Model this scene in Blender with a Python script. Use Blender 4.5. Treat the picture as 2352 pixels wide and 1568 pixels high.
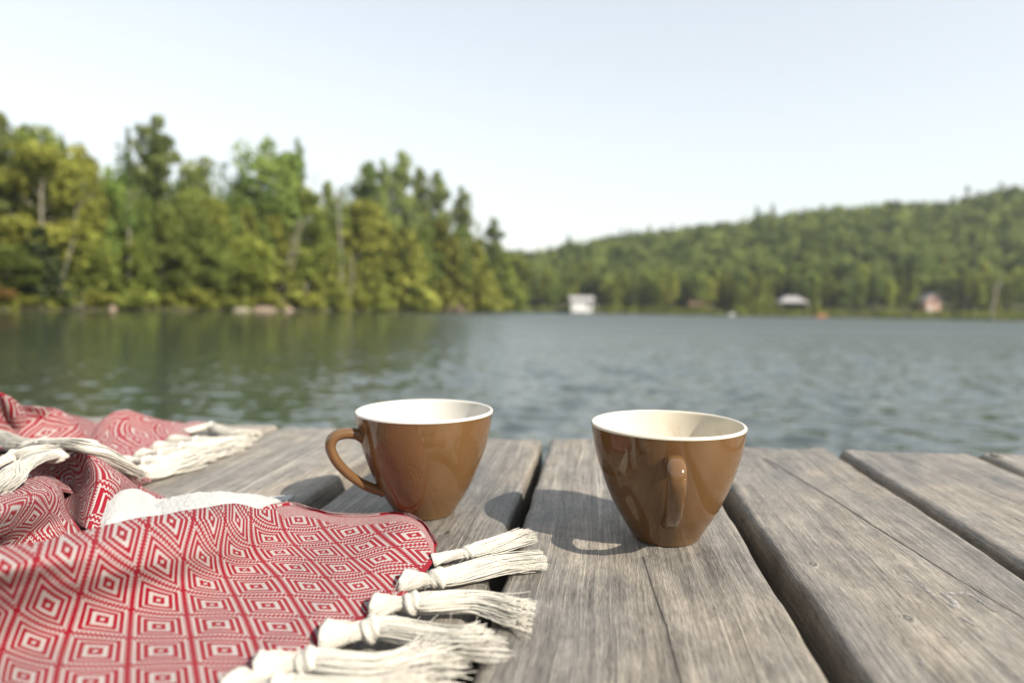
import bpy, math, random
import numpy as np
from mathutils import Matrix, Vector

for o in list(bpy.data.objects):
    bpy.data.objects.remove(o, do_unlink=True)
scene = bpy.context.scene
COL = scene.collection

# ------------------------------------------------------------------ camera
W, HH = 2352.0, 1568.0            # measuring grid of the photograph
FPX = 1546.9                      # focal length in that grid (23.7 mm on 36 mm)
CX, CY = W / 2, HH / 2
CAM_Z = 0.55                      # lens above the lake
PITCH_W, ROLL_W = math.radians(2.66), 0.0168      # camera against the lake
PITCH_D, ROLL_D, H_D = 0.06404, 0.00473, 0.14054  # camera against the (slightly tilted) deck
YAW = -0.12596                    # run of the planks


def cam_axes(p, r):
    f = np.array([0, math.cos(p), -math.sin(p)])
    u = np.array([0, math.sin(p), math.cos(p)])
    x = np.array([1.0, 0, 0])
    return x * math.cos(r) + u * math.sin(r), u * math.cos(r) - x * math.sin(r), f


def cam_matrix(p, r, z):
    x, u, f = cam_axes(p, r)
    m = Matrix.Identity(4)
    for i in range(3):
        m[i][0], m[i][1], m[i][2] = x[i], u[i], -f[i]
    m[2][3] = z
    return m


CW = cam_matrix(PITCH_W, ROLL_W, CAM_Z)
M_DECK = CW @ cam_matrix(PITCH_D, ROLL_D, H_D).inverted()
M_PLANK = M_DECK @ Matrix.Rotation(YAW, 4, 'Z')

cam_data = bpy.data.cameras.new("camera")
cam = bpy.data.objects.new("camera", cam_data)
COL.objects.link(cam)
cam.matrix_world = CW
cam_data.sensor_width = 36
cam_data.lens = 36 * FPX / W
cam_data.clip_start = 0.01
cam_data.clip_end = 9000
cam_data.dof.use_dof = True
cam_data.dof.focus_distance = 0.365
cam_data.dof.aperture_fstop = 5.0
cam_data.dof.aperture_blades = 0
scene.camera = cam

# ------------------------------------------------------------------ light
SUN_AZ, SUN_EL = math.radians(128.6), math.radians(39)   # clockwise from +Y
world = bpy.data.worlds.new("World")
scene.world = world
world.use_nodes = True
wn, wl = world.node_tree.nodes, world.node_tree.links
wn.clear()
sky = wn.new('ShaderNodeTexSky')
sky.sky_type = 'NISHITA'
sky.sun_disc = False
sky.sun_elevation = SUN_EL
sky.sun_rotation = SUN_AZ
sky.altitude = 200
sky.air_density = 1.6
sky.dust_density = 0.5
sky.ozone_density = 2.0
hs = wn.new('ShaderNodeHueSaturation')
hs.inputs['Saturation'].default_value = 0.50
bg = wn.new('ShaderNodeBackground')
bg.inputs['Strength'].default_value = 0.150
gm = wn.new('ShaderNodeGamma')
gm.inputs['Gamma'].default_value = 0.62
wo = wn.new('ShaderNodeOutputWorld')
wl.new(sky.outputs[0], hs.inputs['Color'])
wl.new(hs.outputs[0], gm.inputs['Color'])
wl.new(gm.outputs[0], bg.inputs['Color'])
wl.new(bg.outputs[0], wo.inputs['Surface'])

sun_data = bpy.data.lights.new("sun", 'SUN')
sun_data.energy = 3.4
sun_data.angle = math.radians(0.5)
sun_data.color = (1.0, 0.93, 0.82)
sun = bpy.data.objects.new("sun", sun_data)
COL.objects.link(sun)
sd = Vector((math.sin(SUN_AZ) * math.cos(SUN_EL), math.cos(SUN_AZ) * math.cos(SUN_EL), math.sin(SUN_EL)))
sun.rotation_euler = sd.to_track_quat('Z', 'Y').to_euler()
sun.location = (5, -5, 8)

vs = scene.view_settings
vs.view_transform = 'Standard'
vs.look = 'None'
vs.gamma = 1.0
vs.use_curve_mapping = False
vs.exposure = 1.33
scene.render.engine = 'CYCLES'
scene.cycles.use_denoising = True
scene.cycles.max_bounces = 8
scene.cycles.transparent_max_bounces = 8
scene.cycles.sample_clamp_indirect = 6.0


# ------------------------------------------------------------------ helpers
def tag(o, label=None, cat=None, group=None, kind=None):
    if label: o['label'] = label
    if cat: o['category'] = cat
    if group: o['group'] = group
    if kind: o['kind'] = kind
    return o


def link(name, data, parent=None, mw=None, ml=None):
    o = bpy.data.objects.new(name, data)
    COL.objects.link(o)
    if parent is not None:
        o.parent = parent
        if ml is not None: o.matrix_local = ml
    elif mw is not None:
        o.matrix_world = mw
    return o


def empty(name, mw):
    o = link(name, None, mw=mw)
    o.empty_display_size = 0.05
    return o


def mesh(name, v, f, mats=(), uv=None, smooth=True, attrs=None, fmat=None):
    """v (n,3); f (m,k) array or list of index tuples"""
    me = bpy.data.meshes.new(name)
    v = np.asarray(v, np.float32)
    if isinstance(f, np.ndarray):
        m, k = f.shape
        me.vertices.add(len(v)); me.vertices.foreach_set('co', v.ravel())
        me.loops.add(m * k); me.loops.foreach_set('vertex_index', f.astype(np.int32).ravel())
        me.polygons.add(m)
        me.polygons.foreach_set('loop_start', np.arange(0, m * k, k, dtype=np.int32))
        me.polygons.foreach_set('loop_total', np.full(m, k, np.int32))
    else:
        me.from_pydata(v.tolist(), [], f)
    me.update(calc_edges=True)
    if uv is not None:
        li = np.empty(len(me.loops), np.int32); me.loops.foreach_get('vertex_index', li)
        me.uv_layers.new(name='UVMap').data.foreach_set('uv', np.asarray(uv, np.float32)[li].ravel())
    for k_, a in (attrs or {}).items():
        me.attributes.new(k_, 'FLOAT', 'POINT').data.foreach_set('value', np.asarray(a, np.float32))
    for mm in mats: me.materials.append(mm)
    if fmat is not None: me.polygons.foreach_set('material_index', np.asarray(fmat, np.int32))
    me.polygons.foreach_set('use_smooth', np.full(len(me.polygons), smooth, bool))
    me.validate()
    return me


def grid_faces(nu, nv, wrap_u=False):
    i = np.arange(nu if wrap_u else nu - 1)[:, None]
    j = np.arange(nv - 1)[None, :]
    i2 = (i + 1) % nu
    a, b, c, d = i * nv + j, i2 * nv + j, i2 * nv + j + 1, i * nv + j + 1
    return np.stack([a, b, c, d], -1).reshape(-1, 4)


def merge(parts):
    """list of (v,f) -> one (v,f), quads"""
    vs_, fs_, n = [], [], 0
    for v, f in parts:
        vs_.append(np.asarray(v)); fs_.append(np.asarray(f) + n); n += len(v)
    return np.concatenate(vs_), np.concatenate(fs_)


def catmull(P, n):
    """resample (k,d) control points to n points (clamped Catmull-Rom)"""
    P = np.asarray(P, float)
    k = len(P)
    Q = np.concatenate([[2 * P[0] - P[1]], P, [2 * P[-1] - P[-2]]])
    t = np.linspace(0, k - 1, n)
    i = np.minimum(t.astype(int), k - 2)
    s = (t - i).reshape((-1,) + (1,) * (P.ndim - 1))
    p0, p1, p2, p3 = Q[i], Q[i + 1], Q[i + 2], Q[i + 3]
    return .5 * (2 * p1 + (p2 - p0) * s + (2 * p0 - 5 * p1 + 4 * p2 - p3) * s ** 2 + (3 * p1 - p0 - 3 * p2 + p3) * s ** 3)


def tube(path, rad, n=6, caps=True):
    """swept tube along (k,3) path; returns v,f (quads; end caps pinched)"""
    path = np.asarray(path, float); k = len(path)
    rad = np.broadcast_to(np.asarray(rad, float), (k,))
    T = np.gradient(path, axis=0); T /= np.linalg.norm(T, axis=1, keepdims=True) + 1e-12
    ref = np.array([0, 0, 1.0]) if abs(T[0, 2]) < .9 else np.array([1.0, 0, 0])
    N = np.zeros_like(T); a = ref
    for i in range(k):
        a = a - T[i] * (a @ T[i]); a = a / (np.linalg.norm(a) + 1e-12); N[i] = a
    B = np.cross(T, N)
    if caps:
        path = np.concatenate([path[:1], path, path[-1:]]); N = np.concatenate([N[:1], N, N[-1:]])
        B = np.concatenate([B[:1], B, B[-1:]]); rad = np.concatenate([[rad[0] * .02], rad, [rad[-1] * .02]]); k += 2
    th = np.linspace(0, 2 * np.pi, n, endpoint=False)
    v = path[:, None] + rad[:, None, None] * (np.cos(th)[None, :, None] * N[:, None] + np.sin(th)[None, :, None] * B[:, None])
    f = grid_faces(k, n)          # (k rows, n cols) without closing
    i = np.arange(k - 1)
    close = np.stack([i * n + n - 1, (i + 1) * n + n - 1, (i + 1) * n, i * n], -1)
    return v.reshape(-1, 3), np.concatenate([f, close])


def box(x0, x1, y0, y1, z0, z1):
    v = np.array([[x, y, z] for x in (x0, x1) for y in (y0, y1) for z in (z0, z1)], float)
    f = np.array([[0, 1, 3, 2], [4, 6, 7, 5], [0, 4, 5, 1], [2, 3, 7, 6], [0, 2, 6, 4], [1, 5, 7, 3]])
    return v, f


def vnoise(p, seed=0):
    """value noise on (...,2) or (...,3) points, -1..1"""
    p = np.asarray(p, float)
    i = np.floor(p).astype(np.int64); f = p - i; f = f * f * (3 - 2 * f)
    d = p.shape[-1]; out = 0
    for c in range(1 << d):
        off = np.array([(c >> k) & 1 for k in range(d)])
        q = i + off
        h = (q[..., 0] * 374761393 + q[..., 1] * 668265263 + (q[..., 2] * 2147483647 if d == 3 else 0) + seed * 1274126177) & 0xffffffff
        h = ((h ^ (h >> 13)) * 1274126177) & 0xffffffff
        h = (h ^ (h >> 16)) & 0xffff
        w = np.prod(np.where(off, f, 1 - f), axis=-1)
        out = out + w * (h / 32767.5 - 1)
    return out


# --- node helper
class NT:
    def __init__(self, name):
        self.m = bpy.data.materials.new(name); self.m.use_nodes = True
        self.t = self.m.node_tree; self.t.nodes.clear()
        self.out = self.n('ShaderNodeOutputMaterial')

    def n(self, t, **kw):
        nd = self.t.nodes.new(t)
        for k, v in kw.items(): setattr(nd, k, v)
        return nd

    def l(self, a, b): self.t.links.new(a, b)

    def set(self, sock, v):
        if hasattr(v, 'is_output') or isinstance(v, bpy.types.NodeSocket): self.l(v, sock)
        else: sock.default_value = v

    def math(self, op, a, b=None, c=None, clamp=False):
        nd = self.n('ShaderNodeMath', operation=op, use_clamp=clamp)
        self.set(nd.inputs[0], a)
        if b is not None: self.set(nd.inputs[1], b)
        if c is not None: self.set(nd.inputs[2], c)
        return nd.outputs[0]

    def mix(self, fac, a, b, blend='MIX'):
        nd = self.n('ShaderNodeMix', data_type='RGBA', blend_type=blend)
        self.set(nd.inputs[0], fac); self.set(nd.inputs[6], a); self.set(nd.inputs[7], b)
        return nd.outputs[2]

    def noise(self, vec, scale, detail=3, rough=.5, dist=0.0):
        nd = self.n('ShaderNodeTexNoise')
        if vec is not None: self.l(vec, nd.inputs['Vector'])
        nd.inputs['Scale'].default_value = scale; nd.inputs['Detail'].default_value = detail
        nd.inputs['Roughness'].default_value = rough; nd.inputs['Distortion'].default_value = dist
        return nd.outputs['Fac']

    def mapping(self, vec, scale=(1, 1, 1), loc=(0, 0, 0)):
        nd = self.n('ShaderNodeMapping')
        self.l(vec, nd.inputs['Vector'])
        self.set(nd.inputs['Scale'], scale); self.set(nd.inputs['Location'], loc)
        return nd.outputs[0]

    def ramp(self, fac, stops):
        nd = self.n('ShaderNodeValToRGB')
        self.l(fac, nd.inputs[0])
        e = nd.color_ramp.elements
        while len(e) < len(stops): e.new(.5)
        for el, (p, c) in zip(e, stops):
            el.position = p; el.color = (*c, 1) if len(c) == 3 else c
        return nd.outputs[0]

    def maprange(self, v, a, b, c=0.0, d=1.0, smooth=False):
        nd = self.n('ShaderNodeMapRange', clamp=True)
        if smooth: nd.interpolation_type = 'SMOOTHSTEP'
        self.set(nd.inputs[0], v)
        for k, x in zip((1, 2, 3, 4), (a, b, c, d)): nd.inputs[k].default_value = x
        return nd.outputs[0]

    def bsdf(self, color, rough=.7, bump=None, strength=.5, dist=.001, spec=.5, **kw):
        p = self.n('ShaderNodeBsdfPrincipled')
        self.set(p.inputs['Base Color'], (*color, 1) if isinstance(color, tuple) and len(color) == 3 else color)
        self.set(p.inputs['Roughness'], rough)
        self.set(p.inputs['Specular IOR Level'], spec)
        for k, v in kw.items(): self.set(p.inputs[k.replace('_', ' ')], v)
        if bump is not None:
            b = self.n('ShaderNodeBump')
            b.inputs['Strength'].default_value = strength; b.inputs['Distance'].default_value = dist
            self.l(bump, b.inputs['Height']); self.l(b.outputs[0], p.inputs['Normal'])
        self.l(p.outputs[0], self.out.inputs['Surface'])
        return p


# --- positions
def deck_pt(px, py, h=0.0):
    """deck-frame point seen at grid pixel (px,py) and h above the deck"""
    x, u, f = cam_axes(PITCH_D, ROLL_D)
    d = f + x * (px - CX) / FPX - u * (py - CY) / FPX
    s = (h - H_D) / d[2]
    return np.array([0, 0, H_D]) + d * s


def horizon(px): return 712.0 + 0.0168 * (px - CX)


def lake_x(px, Y): return (px - CX) / FPX * Y


def lake_z(px, py, Y): return CAM_Z + (horizon(px) - py) / FPX * Y


#SECTION setting
# ================================================================== SETTING
# ---- water: real ripples near the dock, ripples too small to see as roughness farther out
def lee_at(x, y):
    g = vnoise(np.stack([np.asarray(x) * .06, np.asarray(y) * .035], -1), 4)
    q = np.clip((x / (y + 3.) + g * .06 + .24) / .26, 0, 1)
    q = .20 + .80 * q * q * (3 - 2 * q)
    near = np.clip(1 - (y - 4) / 14., 0, 1)
    return np.maximum(q, .19 + .25 * near ** 1.4)


def ripples(x, y):
    g = np.random.default_rng(3); h = 0
    for k in range(46):
        lam = .08 * (.42 / .08) ** (k / 45.) * g.uniform(.9, 1.1)
        th = g.normal(0, .55) + .25
        kx, ky = math.sin(th) * 2 * math.pi / lam, math.cos(th) * 2 * math.pi / lam
        amp = .0066 * lam ** .9 * g.uniform(.6, 1.4)
        grp = .55 + .6 * vnoise(np.stack([x / lam * .16 + k * 7.1, y / lam * .16 + k], -1), k)
        h = h + amp * grp * np.sin(kx * x + ky * y + g.uniform(0, 6.28))
    return h


def water_material():
    t = NT('lake_water')
    P = t.n('ShaderNodeTexCoord').outputs['Object']
    amp = t.n('ShaderNodeAttribute', attribute_name='rough').outputs['Fac']
    nd = t.n('ShaderNodeTexNoise'); t.l(t.mapping(P, (1.0, 1.6, 1)), nd.inputs['Vector'])
    nd.inputs['Scale'].default_value = 16; nd.inputs['Detail'].default_value = 1
    v = t.n('ShaderNodeVectorMath', operation='SUBTRACT'); t.l(nd.outputs['Color'], v.inputs[0]); v.inputs[1].default_value = (.5, .5, .5)
    sc = t.n('ShaderNodeVectorMath', operation='MULTIPLY'); t.l(v.outputs[0], sc.inputs[0]); sc.inputs[1].default_value = (.07, .07, 0)
    up = t.n('ShaderNodeVectorMath', operation='ADD'); t.l(sc.outputs[0], up.inputs[0]); t.l(t.n('ShaderNodeNewGeometry').outputs['Normal'], up.inputs[1])
    nrm = t.n('ShaderNodeVectorMath', operation='NORMALIZE'); t.l(up.outputs[0], nrm.inputs[0])
    p = t.bsdf((0.028, 0.040, 0.034), rough=amp, spec=.5, IOR=1.5)
    t.l(nrm.outputs[0], p.inputs['Normal'])
    return t.m


rows = [1.0]
while rows[-1] < 60: rows.append(rows[-1] + max(.035, rows[-1] * .0075))
rows = np.array(rows + [75, 95, 130, 180, 260, 420, 690.])
cols = np.linspace(-1.0, 1.0, 560)
XX = cols[:, None] * (rows + 1.5)[None]; YY = np.broadcast_to(rows[None], XX.shape)
fade = np.clip((62 - YY) / 35., 0, 1)
AM = lee_at(XX, YY)
ZZ = ripples(XX, YY) * AM * fade
far = 1 - fade
gust = vnoise(np.stack([XX * .05, YY * .06], -1), 9)
ramp_ = np.clip((YY - 2) / 26., 0, 1) ** .7
RG = np.clip(.05 + (.02 + .30 * np.clip((AM - .20) / .80, 0, 1)) * (.12 + .88 * ramp_) + .03 * gust, .08, .45)
WATER = water_material()
o = link('lake_water', mesh('lake_water', np.stack([XX, YY, ZZ], -1).reshape(-1, 3), grid_faces(len(cols), len(rows)), [WATER], attrs=dict(rough=RG.ravel())))
tag(o, kind='structure')
g = np.stack(np.meshgrid(np.array([-690, -400, -60, 0, 60, 400, 690.]), np.array([-690, -300, -30, 2., 60, 400, 690.]), indexing='ij'), -1).reshape(-1, 2)
v = np.concatenate([g, np.full((len(g), 1), -.12)], 1)
o = link('lake_water', mesh('lake_water', v, grid_faces(7, 7), [WATER], attrs=dict(rough=np.full(len(g), .3))))
tag(o, kind='structure')

# ---- ground: wooded left bank and the hill beyond the lake
SHX = np.array([-900, -300, 0, 250, 500, 800, 1000, 1100, 1150, 1175])
SHY = np.array([33, 37, 43, 53, 66, 88, 108, 123, 140, 170])


def shore_y(px): return np.interp(px, SHX, SHY)


def bank_z(d):
    d = np.asarray(d, float)
    return np.where(d < 0, d * .25, .35 * (1 - np.exp(-d / .6)) + d * .075)


def ground_material(name, a, b):
    t = NT(name)
    tc = t.n('ShaderNodeTexCoord').outputs['Object']
    n1 = t.noise(tc, .8, 5, .6)
    t.bsdf(t.ramp(n1, [(.35, a), (.65, b)]), rough=.95, bump=t.noise(tc, 6, 4), strength=.6, dist=.1, spec=.1)
    return t.m


pxs = np.concatenate([np.linspace(-900, 1100, 60), np.linspace(1110, 1175, 12)])
ds = np.array([-3, -1, -.2, 0, .3, .7, 1.5, 3, 6, 12, 20, 35, 60.])
G = np.zeros((len(pxs), len(ds), 3))
for i, px in enumerate(pxs):
    y0 = shore_y(px)
    for j, d in enumerate(ds):
        wob = .35 * float(vnoise(np.array([px * .02, 3.1]))) if -1 < d < 2 else 0
        Y = y0 + d + wob
        G[i, j] = (lake_x(px, y0) * (Y / y0), Y, float(bank_z(d)) + .15 * float(vnoise(np.array([px * .035, d * .4]), 3)) * (d > .2))
o = link('shore_bank', mesh('shore_bank', G.reshape(-1, 3), grid_faces(len(pxs), len(ds)), [ground_material('bank_soil', (.035, .04, .016), (.10, .09, .05))]))
tag(o, kind='structure')

SKX = np.array([700, 1100, 1190, 1250, 1317, 1358, 1397, 1448, 1471, 1522, 1567, 1650, 1680, 1760, 1823, 1839, 1919, 1993, 2068, 2157, 2276, 2321, 2366, 2419, 2458, 2500]) 
SKX = np.where(SKX > 1200, SKX * .9408 + 0, SKX)   # traced on the full-size photograph
SKYY = np.array([520, 545, 556, 598 * .9408, 599 * .9408, 587 * .9408, 573 * .9408, 570 * .9408, 558 * .9408, 557 * .9408, 550 * .9408, 546 * .9408, 535 * .9408, 528 * .9408, 522 * .9408, 510 * .9408, 507 * .9408, 495 * .9408, 492 * .9408, 483 * .9408, 485 * .9408, 473 * .9408, 467 * .9408, 451 * .9408, 442 * .9408, 455 * .9408])
order = np.argsort(SKX); SKX = SKX[order]; SKYY = SKYY[order]
SKX = np.concatenate([SKX, [2700, 3200]]); SKYY = np.concatenate([SKYY, [410, 400]])


def far_y(px): return np.interp(px, [900, 1200, 1370, 2352, 2900, 3300], [200, 192, 187, 172, 160, 150])


CREST_D, TREE_H = 150.0, 15.5


def hill_pt(px, d):
    """ground point of the hill, d metres behind its shoreline, along the sight line of px"""
    y0 = float(far_y(px)); Yc = y0 + CREST_D
    zc = CAM_Z + (horizon(px) - np.interp(px, SKX, SKYY)) / FPX * Yc - TREE_H
    s = np.clip(d / CREST_D, 0, 1.6)
    z = .4 * min(1, max(0, d) / 1.5) + zc * (math.sin(min(s, 1) * math.pi / 2) ** 1.15 if s > 0 else 0)
    if d < 0: z = d * .2
    if s > 1: z -= (s - 1) * 22
    Y = y0 + d
    return np.array([lake_x(px, Y), Y, z])


pxs2 = np.linspace(900, 3200, 90)
ds2 = np.array([-6, -1, 0, 1.5, 4, 10, 20, 35, 55, 80, 110, 135, 150, 175, 220.])
G = np.array([[hill_pt(px, d) for d in ds2] for px in pxs2])
o = link('hill', mesh('hill', G.reshape(-1, 3), grid_faces(len(pxs2), len(ds2)), [ground_material('hill_soil', (.03, .04, .015), (.07, .07, .03))]))
tag(o, kind='structure')


# ---- thin summer haze over the lake
vb, fb = box(-720, 720, -720, 720, -1.3, 95)
t = NT('haze')
pv = t.n('ShaderNodeVolumePrincipled')
pv.inputs['Color'].default_value = (.92, .95, 1, 1)
pv.inputs['Density'].default_value = .00026
pv.inputs['Anisotropy'].default_value = .2
t.l(pv.outputs[0], t.out.inputs['Volume'])
o = link('haze', mesh('haze', vb, fb, [t.m], smooth=False))
tag(o, kind='stuff')


#SECTION trees
# ================================================================== TREES
def leaf_material(name, dark, light, trans=.42):
    t = NT(name)
    tint = t.n('ShaderNodeAttribute', attribute_name='tint').outputs['Fac']
    rnd = t.n('ShaderNodeObjectInfo').outputs['Random']
    col = t.mix(tint, (*dark, 1), (*light, 1))
    hsv = t.n('ShaderNodeHueSaturation')
    t.l(col, hsv.inputs['Color'])
    t.l(t.maprange(rnd, 0, 1, .482, .512), hsv.inputs['Hue'])
    t.l(t.maprange(t.math('FRACT', t.math('MULTIPLY', rnd, 7.3)), 0, 1, .72, 1.25), hsv.inputs['Value'])
    d = t.n('ShaderNodeBsdfDiffuse'); t.l(hsv.outputs[0], d.inputs[0])
    tr = t.n('ShaderNodeBsdfTranslucent'); t.l(hsv.outputs[0], tr.inputs[0])
    mx = t.n('ShaderNodeMixShader'); mx.inputs[0].default_value = trans
    t.l(d.outputs[0], mx.inputs[1]); t.l(tr.outputs[0], mx.inputs[2])
    t.l(mx.outputs[0], t.out.inputs['Surface'])
    return t.m


LEAF = dict(
    broad=leaf_material('leaf_green', (0.094, 0.137, 0.034), (0.270, 0.331, 0.081)),
    birch=leaf_material('leaf_yellow_green', (0.132, 0.154, 0.032), (0.369, 0.388, 0.083)),
    pine=leaf_material('needle_pine', (0.077, 0.109, 0.039), (0.226, 0.268, 0.081), .25),
    spruce=leaf_material('needle_spruce', (0.044, 0.064, 0.032), (0.110, 0.137, 0.052), .1),
    cedar=leaf_material('spray_cedar', (0.105, 0.131, 0.028), (0.297, 0.319, 0.069), .32),
    shrub=leaf_material('leaf_shrub', (0.105, 0.131, 0.028), (0.330, 0.342, 0.069)),
    hill=leaf_material('leaf_hillside', (0.040, 0.065, 0.022), (0.189, 0.240, 0.067)),
    rusty=leaf_material('leaf_rusty', (0.099, 0.074, 0.023), (0.242, 0.160, 0.046)),
)


def bark_material(name, a, b):
    t = NT(name)
    tc = t.n('ShaderNodeTexCoord').outputs['Object']
    n = t.noise(t.mapping(tc, (6, 6, 25)), 2.0, 4)
    t.bsdf(t.ramp(n, [(.38, a), (.6, b)]), rough=.9, bump=n, strength=.5, dist=.02, spec=.2)
    return t.m


BARK_DARK = bark_material('bark_dark', (.05, .04, .03), (.12, .10, .08))
BARK_PALE = bark_material('bark_pale', (.15, .13, .095), (.30, .275, .21))
BARK_GREY = bark_material('bark_grey', (.16, .14, .12), (.32, .29, .25))


def leaves(cent, size, rng, up=.4, aspect=1.0, outward=None, droop=0.):
    """one small quad per centre; returns v,f"""
    n = len(cent)
    nrm = rng.normal(size=(n, 3))
    if outward is not None: nrm = nrm * .7 + outward * 1.0
    nrm[:, 2] += up
    nrm /= np.linalg.norm(nrm, axis=1, keepdims=True)
    a = np.cross(nrm, rng.normal(size=(n, 3))); a /= np.linalg.norm(a, axis=1, keepdims=True) + 1e-9
    b = np.cross(nrm, a)
    if droop:
        b = b * (1 - droop) + np.array([0, 0, -1]) * droop
        b /= np.linalg.norm(b, axis=1, keepdims=True)
    s = (size * rng.uniform(.6, 1.4, n))[:, None]
    a, b = a * s, b * s * aspect
    v = np.stack([cent - a * .5, cent - b * .5 + a * .12, cent + a * .5, cent + b * .5 - a * .1], 1).reshape(-1, 3)
    return v, np.arange(4 * n).reshape(-1, 4)


def clump(c, r, n, rng):
    p = rng.normal(size=(n, 3)); p /= np.linalg.norm(p, axis=1, keepdims=True)
    out = p.copy()
    p = p * (rng.uniform(.45, 1.05, n) ** .6)[:, None] * np.asarray(r)
    return c + p, out


def crown(kind, seed):
    """unit tree crown (height 1, base at 0)"""
    rng = np.random.default_rng(seed)
    C, O, T = [], [], []
    size, up, aspect, droop = .026, .5, 1.2, 0

    def add(c, r, n, tint):
        p, o_ = clump(np.asarray(c), r, n, rng)
        C.append(p); O.append(o_)
        T.append(np.clip(tint + rng.normal(0, .22, n), 0, 1))
    if kind in ('broad', 'birch'):
        nb = 40 if kind == 'broad' else 40
        wid, zc, zr = (.26, .60, .36) if kind == 'broad' else (.19, .62, .37)
        for k in range(nb):
            z = zc + zr * rng.uniform(-.95, .86)
            rr = wid * math.sqrt(max(.12, 1 - ((z - zc) / zr) ** 2)) * rng.uniform(.35, 1.0)
            a = k * 2.4 + rng.uniform(-.5, .5)
            q = rng.uniform(.075, .135) * (1 if kind == 'broad' else .78)
            add((rr * math.cos(a), rr * math.sin(a), z), (q, q, q * rng.uniform(.6, .95)), 100, rng.uniform(.1, .9))
        add((rng.uniform(-.04, .04), 0, .94), (.06, .06, .06), 90, .7)
    elif kind == 'pine':
        for k in range(26):
            z = .25 + .66 * (k / 25.) + rng.uniform(-.03, .03)
            rr = np.interp(z, [.2, .4, .65, .85, .95], [.17, .21, .19, .13, .05]) * rng.uniform(.25, 1.1)
            a = k * 2.4 + rng.uniform(-.7, .7)
            q = rng.uniform(.06, .105)
            add((rr * math.cos(a), rr * math.sin(a), z), (q, q, q * rng.uniform(.45, .75)), 120, rng.uniform(.1, .95))
            add((rr * .4 * math.cos(a), rr * .4 * math.sin(a), z - .02), (.07, .07, .03), 45, rng.uniform(0, .5))
        add((rng.uniform(-.03, .03), 0, .955), (.05, .05, .04), 110, .7)
        size, aspect = .021, 1.6
    elif kind == 'spruce':
        for k in range(34):
            z = .08 + .88 * (k / 33.)
            for q in range(5):
                rr = (.125 * (1 - z) ** .85 + .006) * rng.uniform(.5, 1.15)
                a = rng.uniform(0, 6.28)
                add((rr * math.cos(a) * .7, rr * math.sin(a) * .7, z - rr * .2), (rr * .6 + .008, rr * .6 + .008, .014), 17, rng.uniform(0, .9))
        size, aspect, droop = .020, 1.8, .35
    elif kind == 'cedar':
        for k in range(60):
            z = .04 + .9 * (k / 59.) ** 1.15
            rr = .20 * (1 - z) ** .7 * rng.uniform(.45, 1.05) + .008
            a = k * 2.4 + rng.uniform(-.6, .6)
            add((rr * math.cos(a), rr * math.sin(a), z), (.05 * (1.15 - z), .05 * (1.15 - z), .075 * (1.2 - z * .6)), 62, rng.uniform(.1, .95))
        size, aspect, droop = .024, 2.0, .6
    elif kind in ('shrub', 'rusty'):
        for k in range(18):
            a = k * 2.4; rr = .5 * math.sqrt((k + .5) / 18.)
            z = .5 * (1 - rr ** 2 * 1.5) * rng.uniform(.4, 1.25) + .1
            q = rng.uniform(.13, .24)
            add((rr * math.cos(a), rr * math.sin(a), z), (q, q, q * .8), 90, rng.uniform(0, 1))
        size, up = .075, .6
    C = np.concatenate(C); O = np.concatenate(O); T = np.concatenate(T)
    C[:, 2] = np.maximum(C[:, 2], .012)
    v, f = leaves(C, size, rng, up, aspect, O, droop)
    return mesh(kind + '_crown', v, f, [LEAF[kind]], smooth=False, attrs=dict(tint=np.repeat(T, 4)))


def trunk(kind, seed, mat):
    rng = np.random.default_rng(seed + 99)
    top = dict(broad=.8, birch=.86, pine=.97, spruce=.97, cedar=.9).get(kind, .5)
    z = np.linspace(-.03, top, 9)
    bend = rng.uniform(-.025, .025, 2)
    p = np.stack([bend[0] * np.sin(z * 3), bend[1] * np.sin(z * 2.6), z], 1)
    r0 = dict(broad=.017, birch=.0105, pine=.014, spruce=.009, cedar=.012).get(kind, .02)
    parts = [tube(p, r0 * (1 - z.clip(0) / top * .85), 7)]
    for k in range(9 if kind in ('broad', 'birch', 'pine') else 4):
        zz = rng.uniform(.32, top * .92); a = rng.uniform(0, 6.28); L = rng.uniform(.07, .18) * (1 - zz * .5)
        b = np.array([np.interp(zz, z, p[:, 0]), np.interp(zz, z, p[:, 1]), zz])
        e = b + np.array([math.cos(a) * L, math.sin(a) * L, L * (.7 if kind != 'pine' else .15)])
        parts.append(tube(np.linspace(b, e, 4), np.linspace(.005, .0015, 4), 5))
    return mesh(kind + '_trunk', *merge(parts), [mat])


CROWNS = {k: [crown(k, 11 * i + len(k)) for i in range(n)] for k, n in dict(broad=5, birch=4, pine=4, spruce=2, cedar=4, shrub=4, rusty=1).items()}
TRUNKS = {}
for k in ('broad', 'birch', 'pine', 'spruce', 'cedar'):
    TRUNKS[k] = [trunk(k, i, BARK_PALE if k == 'birch' else BARK_DARK) for i in range(3)]
UNITW = {k: float(np.ptp(np.array([vv.co.x for vv in CROWNS[k][0].vertices]))) for k in CROWNS}
rng = np.random.default_rng(5)


def plant(kind, X, Y, z, height, width, label, cat, group, name, var=0, rot=None):
    s = width / UNITW[kind]
    mw = Matrix.Translation((X, Y, z)) @ Matrix.Rotation(rng.uniform(0, 6.28) if rot is None else rot, 4, 'Z') @ Matrix.Diagonal((s, s, height, 1))
    r = empty(name, mw)
    tag(r, label, cat, group)
    link('crown', CROWNS[kind][var % len(CROWNS[kind])], r)
    if kind in TRUNKS: link('trunk', TRUNKS[kind][var % 3], r)
    return r


ORD = ['first', 'second', 'third', 'fourth', 'fifth', 'sixth', 'seventh', 'eighth', 'ninth', 'tenth', 'eleventh', 'twelfth']


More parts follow.
